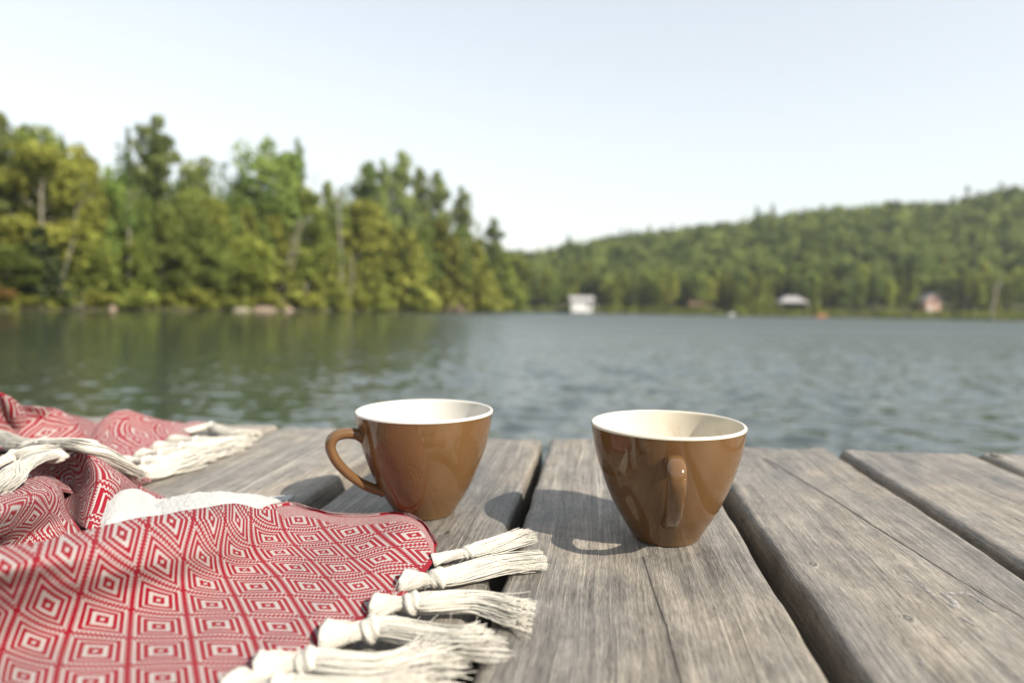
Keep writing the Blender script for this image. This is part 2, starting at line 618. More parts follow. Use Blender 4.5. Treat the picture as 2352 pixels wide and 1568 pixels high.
def count_labels(items, marks, words, tail):
    """items: (kind, px); each is told by its place counted from the nearest landmark"""
    out = [None] * len(items); n = {}
    near = []
    for i, (k, px) in enumerate(items):
        m = min(range(len(marks)), key=lambda q: abs(marks[q][0] - px))
        near.append((abs(marks[m][0] - px), i, m))
    for dist, i, m in sorted(near):
        k, px = items[i]
        side = 'left' if px < marks[m][0] else 'right'
        c = n.get((k, m, side), 0); n[(k, m, side)] = c + 1
        out[i] = f'{ORD[min(c, 11)]} {words[k]} {side} of the {marks[m][1]} {tail}'
    return out


NAMES = dict(broad='broadleaf_tree', birch='birch_tree', pine='pine_tree', spruce='spruce_tree', cedar='cedar_tree', shrub='shrub', rusty='shrub')

# (kind, px, top py, width px, metres behind the waterline, label)
LEFT = [
    ('pine', -60, 240, 170, 10, 'tall dark pine at the edge of the left shore woods, cut by the picture edge'),
    ('pine', 8, 262, 120, 8, 'dark pine highest at the left end of the shore woods skyline'),
    ('broad', 78, 288, 150, 9, 'round dark leafy tree beside the pine at the left end'),
    ('birch', 98, 332, 190, 4, 'wide yellow-green birch before the round dark tree at the left end'),
    ('spruce', 150, 316, 50, 9, 'short dark spruce tip between the wide birch and the slim birch'),
    ('birch', 192, 332, 95, 4.5, 'slim birch with a long curved pale trunk at the left of the shore'),
    ('broad', 254, 382, 105, 5, 'small rounded olive tree before the thin dark spire'),
    ('spruce', 297, 288, 40, 9, 'thin dark spruce spire just before the tall ragged pine'),
    ('pine', 356, 266, 135, 8, 'tall ragged pine with a thick top, tallest beside the thin spire'),
    ('broad', 466, 362, 135, 7, 'olive leafy tree between the ragged pine and the big bright green tree'),
    ('broad', 420, 440, 120, 3, 'pale olive leafy tree low before the gap beside the ragged pine'),
    ('broad', 612, 318, 185, 9, 'big bright green leafy tree standing out above the middle of the woods'),
    ('pine', 684, 318, 50, 12, 'narrow grey-green pine against the right flank of the big bright tree'),
    ('birch', 700, 432, 120, 3.5, 'yellow birch with twin leaning pale trunks below the big bright tree'),
    ('pine', 752, 416, 75, 9, 'flat topped pine beside the bare grey snag'),
    ('pine', 845, 372, 110, 12, 'pine with open layered boughs, first of the pines past the snag'),
    ('pine', 878, 364, 55, 15, 'slender pine rising behind the open layered pine'),
    ('pine', 918, 348, 85, 13, 'tallest pine of the cluster near the end of the point'),
    ('pine', 958, 384, 75, 12, 'pine just past the tallest one near the point'),
    ('pine', 1002, 392, 70, 13, 'narrow pine descending toward the end of the point'),
    ('pine', 1058, 428, 65, 12, 'lone headed pine next to last on the point skyline'),
    ('pine', 1128, 500, 62, 12, 'small dark pine tip, last before the skyline drops to the far hill'),
    ('birch', 838, 462, 125, 5, 'yellow-green leafy tree under the open layered pine'),
    ('cedar', 925, 520, 150, 2.5, 'broad olive cedar reaching to the water below the tallest pine'),
    ('cedar', 1010, 500, 130, 4, 'dark olive cedar left of the pink shore rock'),
    ('cedar', 1085, 540, 105, 3, 'yellow cedar right above the pink shore rock'),
    ('cedar', 1150, 575, 90, 4, 'cedar at the very tip of the wooded point'),
    ('birch', 565, 545, 140, 2.5, 'pale yellow-green leafy tree low at the water under the big bright tree'),
    ('cedar', 745, 560, 100, 2.0, 'yellow cedar by the water below the grey snag'),
    ('broad', 480, 520, 130, 2.5, 'leafy tree with hanging boughs low over the middle of the bank'),
    ('cedar', 300, 540, 120, 3, 'olive cedar low on the bank under the thin spire'),
    ('cedar', 232, 585, 110, 2, 'small yellow-green cedar by the water left of the thin spire'),
    ('broad', 375, 560, 140, 2.5, 'low leafy tree on the bank under the ragged pine'),
    ('spruce', 95, 520, 150, 2.2, 'dark spruce low at the water under the wide birch'),
    ('broad', 10, 560, 170, 2.5, 'dark leafy tree at the water under the left end pines'),
    ('cedar', 650, 600, 110, 2.2, 'cedar by the pale boulder below the twin trunks'),
    ('cedar', 850, 590, 90, 2.5, 'cedar in the gap right of the dark hollow in the bank'),
    ('birch', 1185, 585, 70, 25, 'small leafy tree behind the tip of the point'),
]
for i, (k, px, ty, wpx, d, lab) in enumerate(LEFT):
    Y = float(shore_y(min(px, 1150))) + d
    z = float(bank_z(d)) - .1
    Ht = lake_z(px, ty, Y) - z
    if k in ('pine', 'spruce'): Ht *= 1.0
    plant(k, lake_x(px, Y), Y, z, Ht, wpx / FPX * Y * 1.22, lab, 'tree', 'trees on the near wooded shore', NAMES[k], i)

# filler trees inside the left wood
MARKS = [(8, 'end pine'), (98, 'wide birch'), (192, 'slim birch'), (297, 'thin spire'), (356, 'ragged pine'), (466, 'olive leafy tree'), (612, 'big bright tree'),
         (700, 'twin pale trunks'), (776, 'grey snag'), (845, 'layered pine'), (918, 'tallest point pine'), (1035, 'pink rock'), (1128, 'last pine tip')]
fill = []
for i in range(40):
    fill.append((('cedar', 'broad', 'birch', 'cedar', 'broad')[i % 5], -40 + 1180 * (i + .5) / 40 + rng.uniform(-12, 12)))
labs = count_labels(fill, MARKS, dict(cedar='olive cedar', broad='green leafy tree', birch='yellow-green birch'), 'in the shore woods')
for i, (k, px) in enumerate(fill):
    d = rng.uniform(4, 9)
    Y = float(shore_y(px)) + d
    ty = np.interp(px, [0, 200, 500, 620, 800, 1000, 1140], [430, 440, 470, 450, 520, 520, 600]) + rng.uniform(-20, 70)
    z = float(bank_z(d)) - .1
    plant(k, lake_x(px, Y), Y, z, lake_z(px, ty, Y) - z, 115 / FPX * Y, labs[i], 'tree', k + ' trees between the tall ones', NAMES[k], i)

# shrubs along the water
SHRUBS = [(-20, 640, 120, 'rusty', 'rust-tinged shrub on the bank at the left end'),
          (40, 668, 110, 'shrub', 'yellow-green shrub next to the rust-tinged one'),
          (130, 672, 90, 'shrub', 'dull green shrub behind the fallen pale log'),
          (205, 655, 100, 'shrub', 'bright shrub right of the fallen pale log'),
          (290, 682, 90, 'shrub', 'low shrub right of the small round stone'),
          (365, 660, 90, 'shrub', 'upright yellow-green shrub under the low leafy tree'),
          (440, 640, 110, 'shrub', 'tall bright shrub hanging over the middle bank'),
          (520, 670, 90, 'shrub', 'shrub over the sandy strip of bank'),
          (600, 655, 100, 'shrub', 'shrub behind the sandy strip of bank'),
          (705, 660, 80, 'shrub', 'yellow shrub right of the pale boulder'),
          (820, 665, 70, 'shrub', 'small shrub at the foot of the point cedars'),
          (880, 672, 70, 'shrub', 'yellow tuft of shrub below the broad olive cedar'),
          (985, 680, 60, 'shrub', 'shrub touching the left side of the pink rock'),
          (1105, 680, 70, 'shrub', 'shrub touching the right side of the pink rock'),
          (1155, 685, 60, 'shrub', 'last shrub at the tip of the point')]
for i, (px, ty, wpx, k, lab) in enumerate(SHRUBS):
    d = .9
    Y = float(shore_y(min(px, 1150))) + d
    z = float(bank_z(d)) - .1
    plant(k, lake_x(px, Y), Y, z, lake_z(px, ty, Y) - z, wpx / FPX * Y, lab, 'shrub', 'shrubs along the near shore', 'shrub', i)

# pale trunks that show against the foliage, each a bare leaning tree of its own
TR = [([(112, 590), (102, 540), (98, 490), (100, 440), (104, 400)], 15, 'pale trunk of a birch standing before the wide birch crown', BARK_PALE),
      ([(140, 660), (152, 615), (168, 555), (176, 500), (182, 440)], 11, 'long curved pale trunk leaning over the left bank', BARK_PALE),
      ([(297, 600), (298, 560), (297, 520), (298, 478), (300, 440)], 11, 'straight pale trunk under the thin dark spire', BARK_PALE),
      ([(640, 660), (652, 630), (666, 585), (678, 545), (684, 505)], 10, 'first of the twin pale trunks leaning together', BARK_PALE),
      ([(655, 655), (668, 625), (678, 585), (686, 545), (694, 500)], 7, 'slimmer second of the twin pale trunks leaning together', BARK_PALE),
      ([(783, 600), (780, 560), (777, 510), (776, 470), (774, 440)], 11, 'bare grey snag standing left of the open layered pine', BARK_GREY),
      ([(802, 680), (806, 650), (808, 615), (806, 585)], 9, 'short pale trunk beside the dark hollow in the bank', BARK_PALE),
      ([(718, 450), (720, 425), (722, 400)], 5, 'thin dead top poking up right of the big bright tree', BARK_GREY)]
for pts, wd, lab, bm_ in TR:
    Y = float(shore_y(pts[0][0])) + 2.6
    base = np.array([lake_x(pts[0][0], Y), Y, float(bank_z(2.6)) - .1])
    P = np.array([[lake_x(a, Y), Y, lake_z(a, b, Y)] for a, b in pts]) - base
    P = np.concatenate([[[P[0, 0] - .2, .1, 0.0]], P])
    p = catmull(P, 16)
    parts = [tube(p, np.linspace(wd, wd * .45, 16) * .24 / FPX * Y, 8)]
    for q in range(3):
        b = p[9 + 2 * q]; L = .6 + .3 * q
        parts.append(tube(np.linspace(b, b + np.array([(-1) ** q * L, .2, L]), 4), np.linspace(.06, .02, 4), 5))
    r = link('bare_tree', mesh('bare_tree', *merge(parts), [bm_]), mw=Matrix.Translation(base))
    tag(r, lab, 'tree', 'pale bare trunks on the near shore')

# dense mass of the wood behind (nobody could count it)
def mass(name, pts, nper, size, mat, seed, conifers=0.0):
    g_ = np.random.default_rng(seed)
    C, O, T = [], [], []
    for (x, y, z, r, hh, tint) in pts:
        cone = g_.uniform() < conifers
        for lobe in range(4):
            if cone:
                zz = .18 + .26 * lobe; q = r * (.75 - .17 * lobe)
                p, o_ = clump(np.array([x, y, z + hh * 1.15 * zz]), (q, q, hh * .2), nper, g_)
                C.append(p); O.append(o_); T.append(np.clip(g_.uniform(0, .25) + g_.normal(0, .1, nper), 0, 1))
                continue
            c = np.array([x + g_.uniform(-.45, .45) * r, y + g_.uniform(-.45, .45) * r, z + hh * g_.uniform(.35, .85)])
            q = r * g_.uniform(.45, .75)
            p, o_ = clump(c, (q, q, q * g_.uniform(.7, 1.25)), nper, g_)
            C.append(p); O.append(o_); T.append(np.clip(tint + g_.uniform(-.18, .18) + g_.normal(0, .1, nper), 0, 1))
    C = np.concatenate(C); O = np.concatenate(O); T = np.concatenate(T)
    v_, f_ = leaves(C, size, g_, .4, 1.2, O)
    o_ = link(name, mesh(name, v_, f_, [mat], smooth=False, attrs=dict(tint=np.repeat(T, 4))))
    return tag(o_, kind='stuff')


pts = []
for i in range(150):
    px = rng.uniform(-400, 1130); d = rng.uniform(8, 22)
    Y = float(shore_y(px)) + d
    ty = np.interp(px, [0, 150, 225, 300, 400, 520, 600, 720, 800, 900, 1000, 1080, 1140], [320, 350, 395, 380, 400, 412, 385, 440, 445, 430, 445, 515, 590]) + rng.uniform(0, 60)
    z = float(bank_z(d)); h_ = lake_z(px, ty, Y) - z
    for q in range(4):
        pts.append((lake_x(px, Y), Y, z + h_ * (.0 + .22 * q) - .3 * h_ * .35, .9 + .035 * Y * .4, h_ * .5, rng.uniform(0, .8)))
mass('forest', pts, 64, .30, LEAF['broad'], 7, .3)
pts = []
for i in range(240):
    px = rng.uniform(-400, 1165); d = rng.uniform(.35, 2.2)
    Y = float(shore_y(px)) + d
    pts.append((lake_x(px, Y), Y, float(bank_z(d)) - .2, .35 + .006 * Y, .6, rng.uniform(0, 1)))
tag(mass('undergrowth', pts, 26, .16, LEAF['shrub'], 8), 'yellow-green undergrowth along the waterline of the near shore')

# the hillside across the lake: nearest trees singly, the rest as one wood
pts = []
g_ = np.random.default_rng(21)
for i in range(3000):
    px = g_.uniform(1120, 2750); d = 12 + (CREST_D + 8 - 12) * g_.uniform(0, 1) ** .85
    b = hill_pt(px, d)
    r = g_.uniform(2.0, 4.2)
    pts.append((b[0], b[1], b[2], r, g_.uniform(6.5, 11.5), g_.choice([.0, .25, .5, .75, 1.0])))
tag(mass('hillside_forest', pts, 26, .9, LEAF['hill'], 9, .03), 'mixed green forest covering the hill across the lake')
FMARKS = [(1180, 'tip of the point'), (1337, 'white boathouse'), (1470, 'gap past the boathouse'), (1605, 'brown cottage'), (1680, 'small white boat'), (1816, 'pale roofed shelter'), (1885, 'orange kayak'), (2140, 'little pinkish house'), (2278, 'pale bare trunk')]
FMARKS.pop(2)
front = [(('birch', 'broad', 'cedar', 'spruce', 'broad', 'birch', 'pine')[int(g_.integers(0, 7))], 1195 + 1165 * (i + .5) / 108 + g_.uniform(-5, 5)) for i in range(108)]
labs = count_labels(front, FMARKS, dict(birch='pale birch', broad='round leafy tree', cedar='olive cedar', spruce='dark narrow spruce', pine='dark open pine'), 'in the far front row')
for i, (k, px) in enumerate(front):
    d = g_.uniform(3, 14)
    if 1295 < px < 1385 or 1770 < px < 1860 or 2095 < px < 2190: d = g_.uniform(15, 20)
    b = hill_pt(px, d)
    hgt = g_.uniform(7, 12)
    plant(k, b[0], b[1], b[2] - .2, hgt, dict(birch=4, broad=5.5, cedar=4, spruce=2.6, pine=4.5)[k] * g_.uniform(.85, 1.2), labs[i], 'tree', k + ' trees along the far shore', NAMES[k], i)
P = np.array([[2274, 735], [2277, 705], [2282, 675], [2290, 645]])
Y = 171.0; base = np.array([lake_x(2274, Y), Y, .2])
P = np.array([[lake_x(a, Y), Y, lake_z(a, b, Y)] for a, b in P]) - base
parts = [tube(catmull(P, 8), np.linspace(.32, .18, 8), 8), tube(np.linspace(P[2], P[2] + np.array([-1.5, 0, 2.5]), 4), np.linspace(.2, .06, 4), 5)]
tag(link('bare_tree', mesh('bare_tree', *merge(parts), [BARK_PALE]), mw=Matrix.Translation(base)), 'pale leaning bare trunk on the far shore toward the right', 'tree')
pts = []
for i in range(260):
    px = g_.uniform(1170, 2500); b = hill_pt(px, g_.uniform(.3, 4))
    pts.append((b[0], b[1], b[2] - .4, g_.uniform(.7, 1.5), 1.3, g_.uniform(0, 1)))
tag(mass('shore_vegetation', pts, 16, .4, LEAF['shrub'], 10), 'low yellow-green growth along the far waterline')


# the wooded home shore the dock starts from (seen only in the glaze of the cups)
th_ = np.linspace(math.radians(150), math.radians(390), 50)
rr_ = np.array([13, 14, 16, 22, 40, 120.]); zz_ = np.array([-.5, .3, .8, 1.6, 3, 6])
gx_ = np.stack([np.cos(th_)[:, None] * rr_, np.sin(th_)[:, None] * rr_, np.broadcast_to(zz_, (50, 6))], -1)
o = link('shore_bank', mesh('shore_bank', gx_.reshape(-1, 3), grid_faces(50, 6)[:, ::-1], [ground_material('home_soil', (.035, .04, .016), (.09, .085, .045))]))
tag(o, kind='structure')
pts = []
for i in range(110):
    a_ = g_.uniform(math.radians(158), math.radians(382)); r_ = g_.uniform(15.5, 21)
    for q in range(3):
        pts.append((math.cos(a_) * r_, math.sin(a_) * r_, .3 + 1.7 * q + g_.uniform(0, 1), 1.2, 2.2, g_.uniform(0, 1)))
mass('forest', pts, 60, .22, LEAF['broad'], 12, .2)


#SECTION shore things
# ================================================================== SHORE THINGS
def rock_material(name, a, b):
    t = NT(name)
    tc = t.n('ShaderNodeTexCoord').outputs['Object']
    n = t.noise(tc, 3, 5, .6)
    t.bsdf(t.ramp(n, [(.35, a), (.65, b)]), rough=.85, bump=n, strength=.6, dist=.06, spec=.3)
    return t.m


ROCK_PINK = rock_material('rock_pink', (.17, .125, .095), (.29, .22, .165))
ROCK_GREY = rock_material('rock_grey', (.16, .14, .10), (.27, .24, .18))


def boulder(px, wpx, hpx, lab, mat, name='boulder', seed=0, depth=.8):
    Y = float(shore_y(min(px, 1160))) + .1
    w_, h_ = wpx / FPX * Y, hpx / FPX * Y
    th = np.linspace(0, 2 * np.pi, 22, endpoint=False); ph = np.linspace(0.02, np.pi - .02, 13)
    d_ = np.stack([np.cos(th)[:, None] * np.sin(ph), np.sin(th)[:, None] * np.sin(ph), np.broadcast_to(np.cos(ph), (22, 13))], -1)
    r_ = 1 + .22 * vnoise(d_ * 1.6 + seed * 7, seed) + .10 * vnoise(d_ * 4 + seed, seed + 1)
    v_ = d_ * r_[..., None] * np.array([w_ / 2, w_ / 2 * depth, h_])
    v_[..., 0] += np.where(v_[..., 2] > 0, v_[..., 2] * -.25, 0)
    v_[..., 2] = np.maximum(v_[..., 2], -.35)
    o_ = link(name, mesh(name, v_.reshape(-1, 3), grid_faces(22, 13, True), [mat]), mw=Matrix.Translation((lake_x(px, Y), Y, .02)))
    return tag(o_, lab, 'rock')


boulder(1035, 75, 24, 'large pinkish rock at the waterline near the end of the point', ROCK_PINK, seed=1)
boulder(650, 42, 24, 'pale boulder at the end of the sandy strip below the twin trunks', ROCK_PINK, seed=2)
boulder(600, 70, 11, 'flat pinkish ledge of rock on the middle bank', ROCK_PINK, 'rock_ledge', seed=3)
boulder(540, 70, 9, 'low yellowish rock at the left end of the sandy strip', ROCK_GREY, 'rock_ledge', seed=4)
boulder(257, 20, 11, 'small round stone right of the fallen pale log', ROCK_PINK, seed=5)
boulder(930, 30, 8, 'small low stone left of the large pinkish rock', ROCK_GREY, seed=6)
Y = float(shore_y(168)) - .1
P = np.array([[lake_x(148, Y), Y, .05], [lake_x(165, Y), Y + .1, .14], [lake_x(180, Y), Y, .28], [lake_x(192, Y), Y - .1, .4]])
b0 = P[0].copy()
tag(link('fallen_log', mesh('fallen_log', *tube(catmull(P - b0, 10), np.linspace(.2, .1, 10), 8), [BARK_PALE]), mw=Matrix.Translation(b0)), 'fallen pale log lying at the waterline of the left shore', 'log')


def plain(name, col, rough=.7, sc=2.0, var=.15):
    t = NT(name)
    tc = t.n('ShaderNodeTexCoord').outputs['Object']
    n = t.noise(tc, sc, 4)
    t.bsdf(t.ramp(n, [(.3, tuple(c * (1 - var) for c in col)), (.7, tuple(min(1, c * (1 + var)) for c in col))]), rough=rough, spec=.3)
    return t.m


M_WHITE = plain('white_boards', (.56, .55, .52), var=.06)
M_GREYROOF = plain('grey_shingles', (.30, .29, .28))
M_PALEROOF = plain('pale_metal_roof', (.30, .285, .285), .6)
M_BROWN = plain('brown_boards', (.30, .18, .13))
M_PINKW = plain('weathered_pink_boards', (.40, .25, .19))
M_DARKW = plain('dark_window', (.03, .035, .04), .2)
M_ORANGE = plain('orange_plastic', (.45, .13, .04), .4)
M_POST = plain('grey_post', (.25, .22, .19))


def gable_roof(x0, x1, y0, y1, ze, zr, over=.4, th=.18, axis='x'):
    """two sloped slabs, ridge along axis"""
    parts = []
    for s in (-1, 1):
        if axis == 'x':
            ym = (y0 + y1) / 2; ye = (y0 - over) if s < 0 else (y1 + over)
            q = np.array([[x0 - over, ym, zr], [x1 + over, ym, zr], [x1 + over, ye, ze], [x0 - over, ye, ze]])
        else:
            xm = (x0 + x1) / 2; xe = (x0 - over) if s < 0 else (x1 + over)
            q = np.array([[xm, y0 - over, zr], [xm, y1 + over, zr], [xe, y1 + over, ze], [xe, y0 - over, ze]])
        v_ = np.concatenate([q, q + np.array([0, 0, th])])
        f_ = np.array([[0, 1, 2, 3], [7, 6, 5, 4], [0, 4, 5, 1], [1, 5, 6, 2], [2, 6, 7, 3], [3, 7, 4, 0]])
        parts.append((v_, f_))
    return merge(parts)


def walls(x0, x1, y0, y1, z0, ze, zr, axis='x'):
    if axis == 'x':
        prof = [(y0, z0), (y1, z0), (y1, ze), ((y0 + y1) / 2, zr), (y0, ze)]
        a = [(x0, p, q) for p, q in prof]; b = [(x1, p, q) for p, q in prof]
    else:
        prof = [(x0, z0), (x1, z0), (x1, ze), ((x0 + x1) / 2, zr), (x0, ze)]
        a = [(p, y0, q) for p, q in prof]; b = [(p, y1, q) for p, q in prof]
    f_ = [tuple(range(5)), tuple(range(9, 4, -1))] + [(i, (i + 1) % 5, 5 + (i + 1) % 5, 5 + i) for i in range(5)]
    return np.array(a + b, float), f_


def part(name, root, vf, mat, smooth=False):
    return link(name, mesh(name, vf[0], vf[1], [mat], smooth=smooth), root)


# white boathouse
Y = 186.0; s = Y / FPX
r = empty('boathouse', Matrix.Translation((lake_x(1337, Y), Y, .25)))
tag(r, 'small white boathouse with a grey roof at the far waterline', 'boathouse')
part('wall', r, walls(-3.1, 2.6, 0, 5, 0, 3.2, 4.3), M_WHITE)
part('roof', r, gable_roof(-3.1, 2.6, 0, 5, 3.15, 4.35, .55), M_GREYROOF)
part('door', r, box(-2.2, .4, -.06, .02, .1, 2.5), plain('white_door', (.62, .60, .57), var=.03))
part('window', r, box(1.2, 2.0, -.05, .02, 1.3, 2.3), M_DARKW)
part('side_porch', r, merge([box(2.75, 3.9, .3, 4.6, 2.5, 2.65), box(3.7, 3.85, .4, .55, 0, 2.5), box(3.7, 3.85, 4.3, 4.45, 0, 2.5)]), M_GREYROOF)
# brown cottage among trees
b = hill_pt(1605, 11)
r = empty('cottage', Matrix.Translation((b[0], b[1], b[2])))
tag(r, 'brown gabled cottage half hidden in trees beyond the lake', 'cottage')
part('wall', r, walls(-3.6, 3.6, 0, 6, -1, 3.6, 6.6, 'y'), M_PINKW)
part('roof', r, gable_roof(-3.6, 3.6, 0, 6, 3.4, 6.6, .5, .25, 'y'), M_BROWN)
part('window', r, box(-1.1, 1.1, -.06, .03, 2.6, 4.4), M_DARKW)
part('chimney', r, box(-1.9, -1.1, 2, 2.8, 4.9, 7.6), M_PINKW)
# pale roofed shelter
b = hill_pt(1816, 5)
r = empty('boat_shelter', Matrix.Translation((b[0], b[1], b[2])))
tag(r, 'open shelter with a pale grey hipped roof on the far shore', 'shelter')
rv = np.array([[-4, -2, 2.3], [4, -2, 2.3], [4, 3, 2.3], [-4, 3, 2.3], [-1.6, .5, 3.9], [1.8, .5, 3.9]])
rv2 = np.concatenate([rv, rv + np.array([0, 0, -.15])])
part('roof', r, (rv, [(0, 1, 5, 4), (1, 2, 5), (2, 3, 4, 5), (3, 0, 4), (3, 2, 1, 0)]), M_PALEROOF)
for sx in (-3.6, 3.6):
    for sy in (-1.7, 2.7): part('post', r, box(sx - .1, sx + .1, sy - .1, sy + .1, -.6, 2.32), M_POST)
# little house at the right
b = hill_pt(2140, 5)
r = empty('small_house', Matrix.Translation((b[0], b[1], b[2])))
tag(r, 'little pinkish house with a steep grey gable on the far shore', 'house')
part('wall', r, walls(-1.9, 1.9, 0, 4, -.6, 3.0, 5.0, 'y'), M_PINKW)
part('roof', r, gable_roof(-1.9, 1.9, 0, 4, 2.8, 5.0, .4, .2, 'y'), M_PALEROOF)
part('window', r, box(-.5, .5, -.06, .03, 2.2, 3.3), M_DARKW)
part('door', r, box(-1.2, -.4, -.05, .03, -.3, 1.6), M_WHITE)


def hull(L, Wd, Hd):
    t_ = np.linspace(-1, 1, 15); ph = np.linspace(0, np.pi, 9)
    wv = Wd / 2 * (1 - np.abs(t_) ** 2.4); kk = Hd * (.25 * np.abs(t_) ** 2)
    v_ = np.stack([np.broadcast_to((t_ * L / 2)[:, None], (15, 9)), wv[:, None] * np.cos(ph), kk[:, None] + Hd * (1 - np.sin(ph) ** .8)], -1)
    return v_.reshape(-1, 3), grid_faces(15, 9)


Y = 176.0
r = empty('rowing_boat', Matrix.Translation((lake_x(1680, Y), Y, -.03)) @ Matrix.Rotation(.7, 4, 'Z') @ Matrix.Scale(.75, 4))
tag(r, 'small white boat with an orange load floating off the far shore', 'boat')
part('hull', r, hull(3.6, 1.4, .8), M_WHITE, True)
part('seat', r, box(-.2, .2, -.6, .6, .5, .56), M_WHITE)
part('cover', r, hull(1.6, 1.0, -.55)[0:1] + (hull(1.6, 1.0, .55)[1],), M_ORANGE, True)
for ob in r.children:
    if ob.name.startswith('cover'): ob.location = (-.7, 0, 1.0)
Y = 174.0
r = empty('kayak', Matrix.Translation((lake_x(1885, Y), Y, .0)) @ Matrix.Rotation(.15, 4, 'Z') @ Matrix.Scale(.72, 4))
tag(r, 'orange kayak lying at the waterline below the trees', 'kayak')
part('hull', r, hull(4.0, .9, .55), M_ORANGE, True)
dk = hull(4.0, .88, -.3)
part('deck', r, (dk[0] + np.array([0, 0, .85]), dk[1]), M_ORANGE, True)
part('cockpit', r, box(-.5, .5, -.22, .22, .8, .9), M_DARKW)


#SECTION dock
# ================================================================== DOCK
def wood_material():
    t = NT('weathered_wood')
    tc = t.n('ShaderNodeTexCoord').outputs['Object']
    rnd = t.n('ShaderNodeObjectInfo').outputs['Random']
    comb = t.n('ShaderNodeCombineXYZ')
    for i, k in enumerate((37.0, 91.0, 13.0)): t.l(t.math('MULTIPLY', rnd, k), comb.inputs[i])
    va = t.n('ShaderNodeVectorMath', operation='ADD'); t.l(tc, va.inputs[0]); t.l(comb.outputs[0], va.inputs[1])
    P = va.outputs[0]
    # grain: fine streaks along the plank, wandering with the growth rings
    warp = t.noise(t.mapping(P, (1, .6, 1)), 7.0, 2, .5)
    sep = t.n('ShaderNodeSeparateXYZ'); t.l(P, sep.inputs[0])
    cx = t.n('ShaderNodeCombineXYZ')
    t.l(t.math('ADD', sep.outputs[0], t.math('MULTIPLY', t.math('SUBTRACT', warp, .5), .014)), cx.inputs[0])
    t.l(sep.outputs[1], cx.inputs[1]); t.l(sep.outputs[2], cx.inputs[2])
    Q = cx.outputs[0]
    g1 = t.noise(t.mapping(Q, (1, .03, 1)), 620, 4, .7)
    g2 = t.noise(t.mapping(Q, (1, .014, 1)), 150, 3, .6)
    g3 = t.noise(t.mapping(P, (1, .10, 1)), 1500, 2, .6)
    ridge = t.maprange(t.math('ABSOLUTE', t.math('SUBTRACT', t.noise(t.mapping(Q, (1, .008, 1)), 130, 1, .4), .5)), .0, .014, 1, 0)
    ridge = t.math('MULTIPLY', ridge, t.maprange(t.noise(t.mapping(P, (1, .3, 1)), 11, 2), .48, .60))       # hair-fine fibres
    blot = t.noise(t.mapping(P, (1, .45, 1)), 17, 4, .6, .6)
    blot2 = t.noise(t.mapping(P, (1, .7, 1)), 55, 4, .65)
    val = t.math('ADD', t.math('ADD', t.math('MULTIPLY', g1, .50), t.math('MULTIPLY', g2, .18)), t.math('MULTIPLY', g3, .32))
    val = t.math('ADD', val, t.math('MULTIPLY', ridge, .20))
    val = t.math('ADD', val, t.math('MULTIPLY', t.math('SUBTRACT', blot2, .5), .28))
    col = t.ramp(val, [(.30, (.045, .042, .039)), (.43, (.122, .115, .106)), (.53, (.192, .181, .166)), (.66, (.31, .295, .27))])
    warm = t.ramp(blot, [(.32, (.80, .785, .76)), (.50, (1.12, 1.06, .98)), (.66, (1.40, 1.28, 1.11))])
    col = t.mix(1.0, col, warm, 'MULTIPLY')
    per = t.maprange(rnd, 0, 1, .85, 1.15)
    pc = t.n('ShaderNodeCombineXYZ')
    for i in range(3): t.l(per, pc.inputs[i])
    col = t.mix(1.0, col, pc.outputs[0], 'MULTIPLY')
    spots = t.maprange(t.noise(P, 520, 2, .6), .66, .74)
    col = t.mix(t.math('MULTIPLY', spots, .55), col, (.04, .036, .03, 1))
    hgt = t.math('ADD', t.math('MULTIPLY', val, 1.0), t.math('MULTIPLY', blot2, .35))
    t.bsdf(col, rough=t.maprange(blot, .3, .7, .42, .64), bump=hgt, strength=.8, dist=.0013, spec=.45)
    return t.m


WOOD = wood_material()
dock = empty('wooden_dock', M_PLANK.copy())
tag(dock, 'weathered grey wooden dock of wide planks reaching over the lake', 'dock')


def knots(xn): return xn


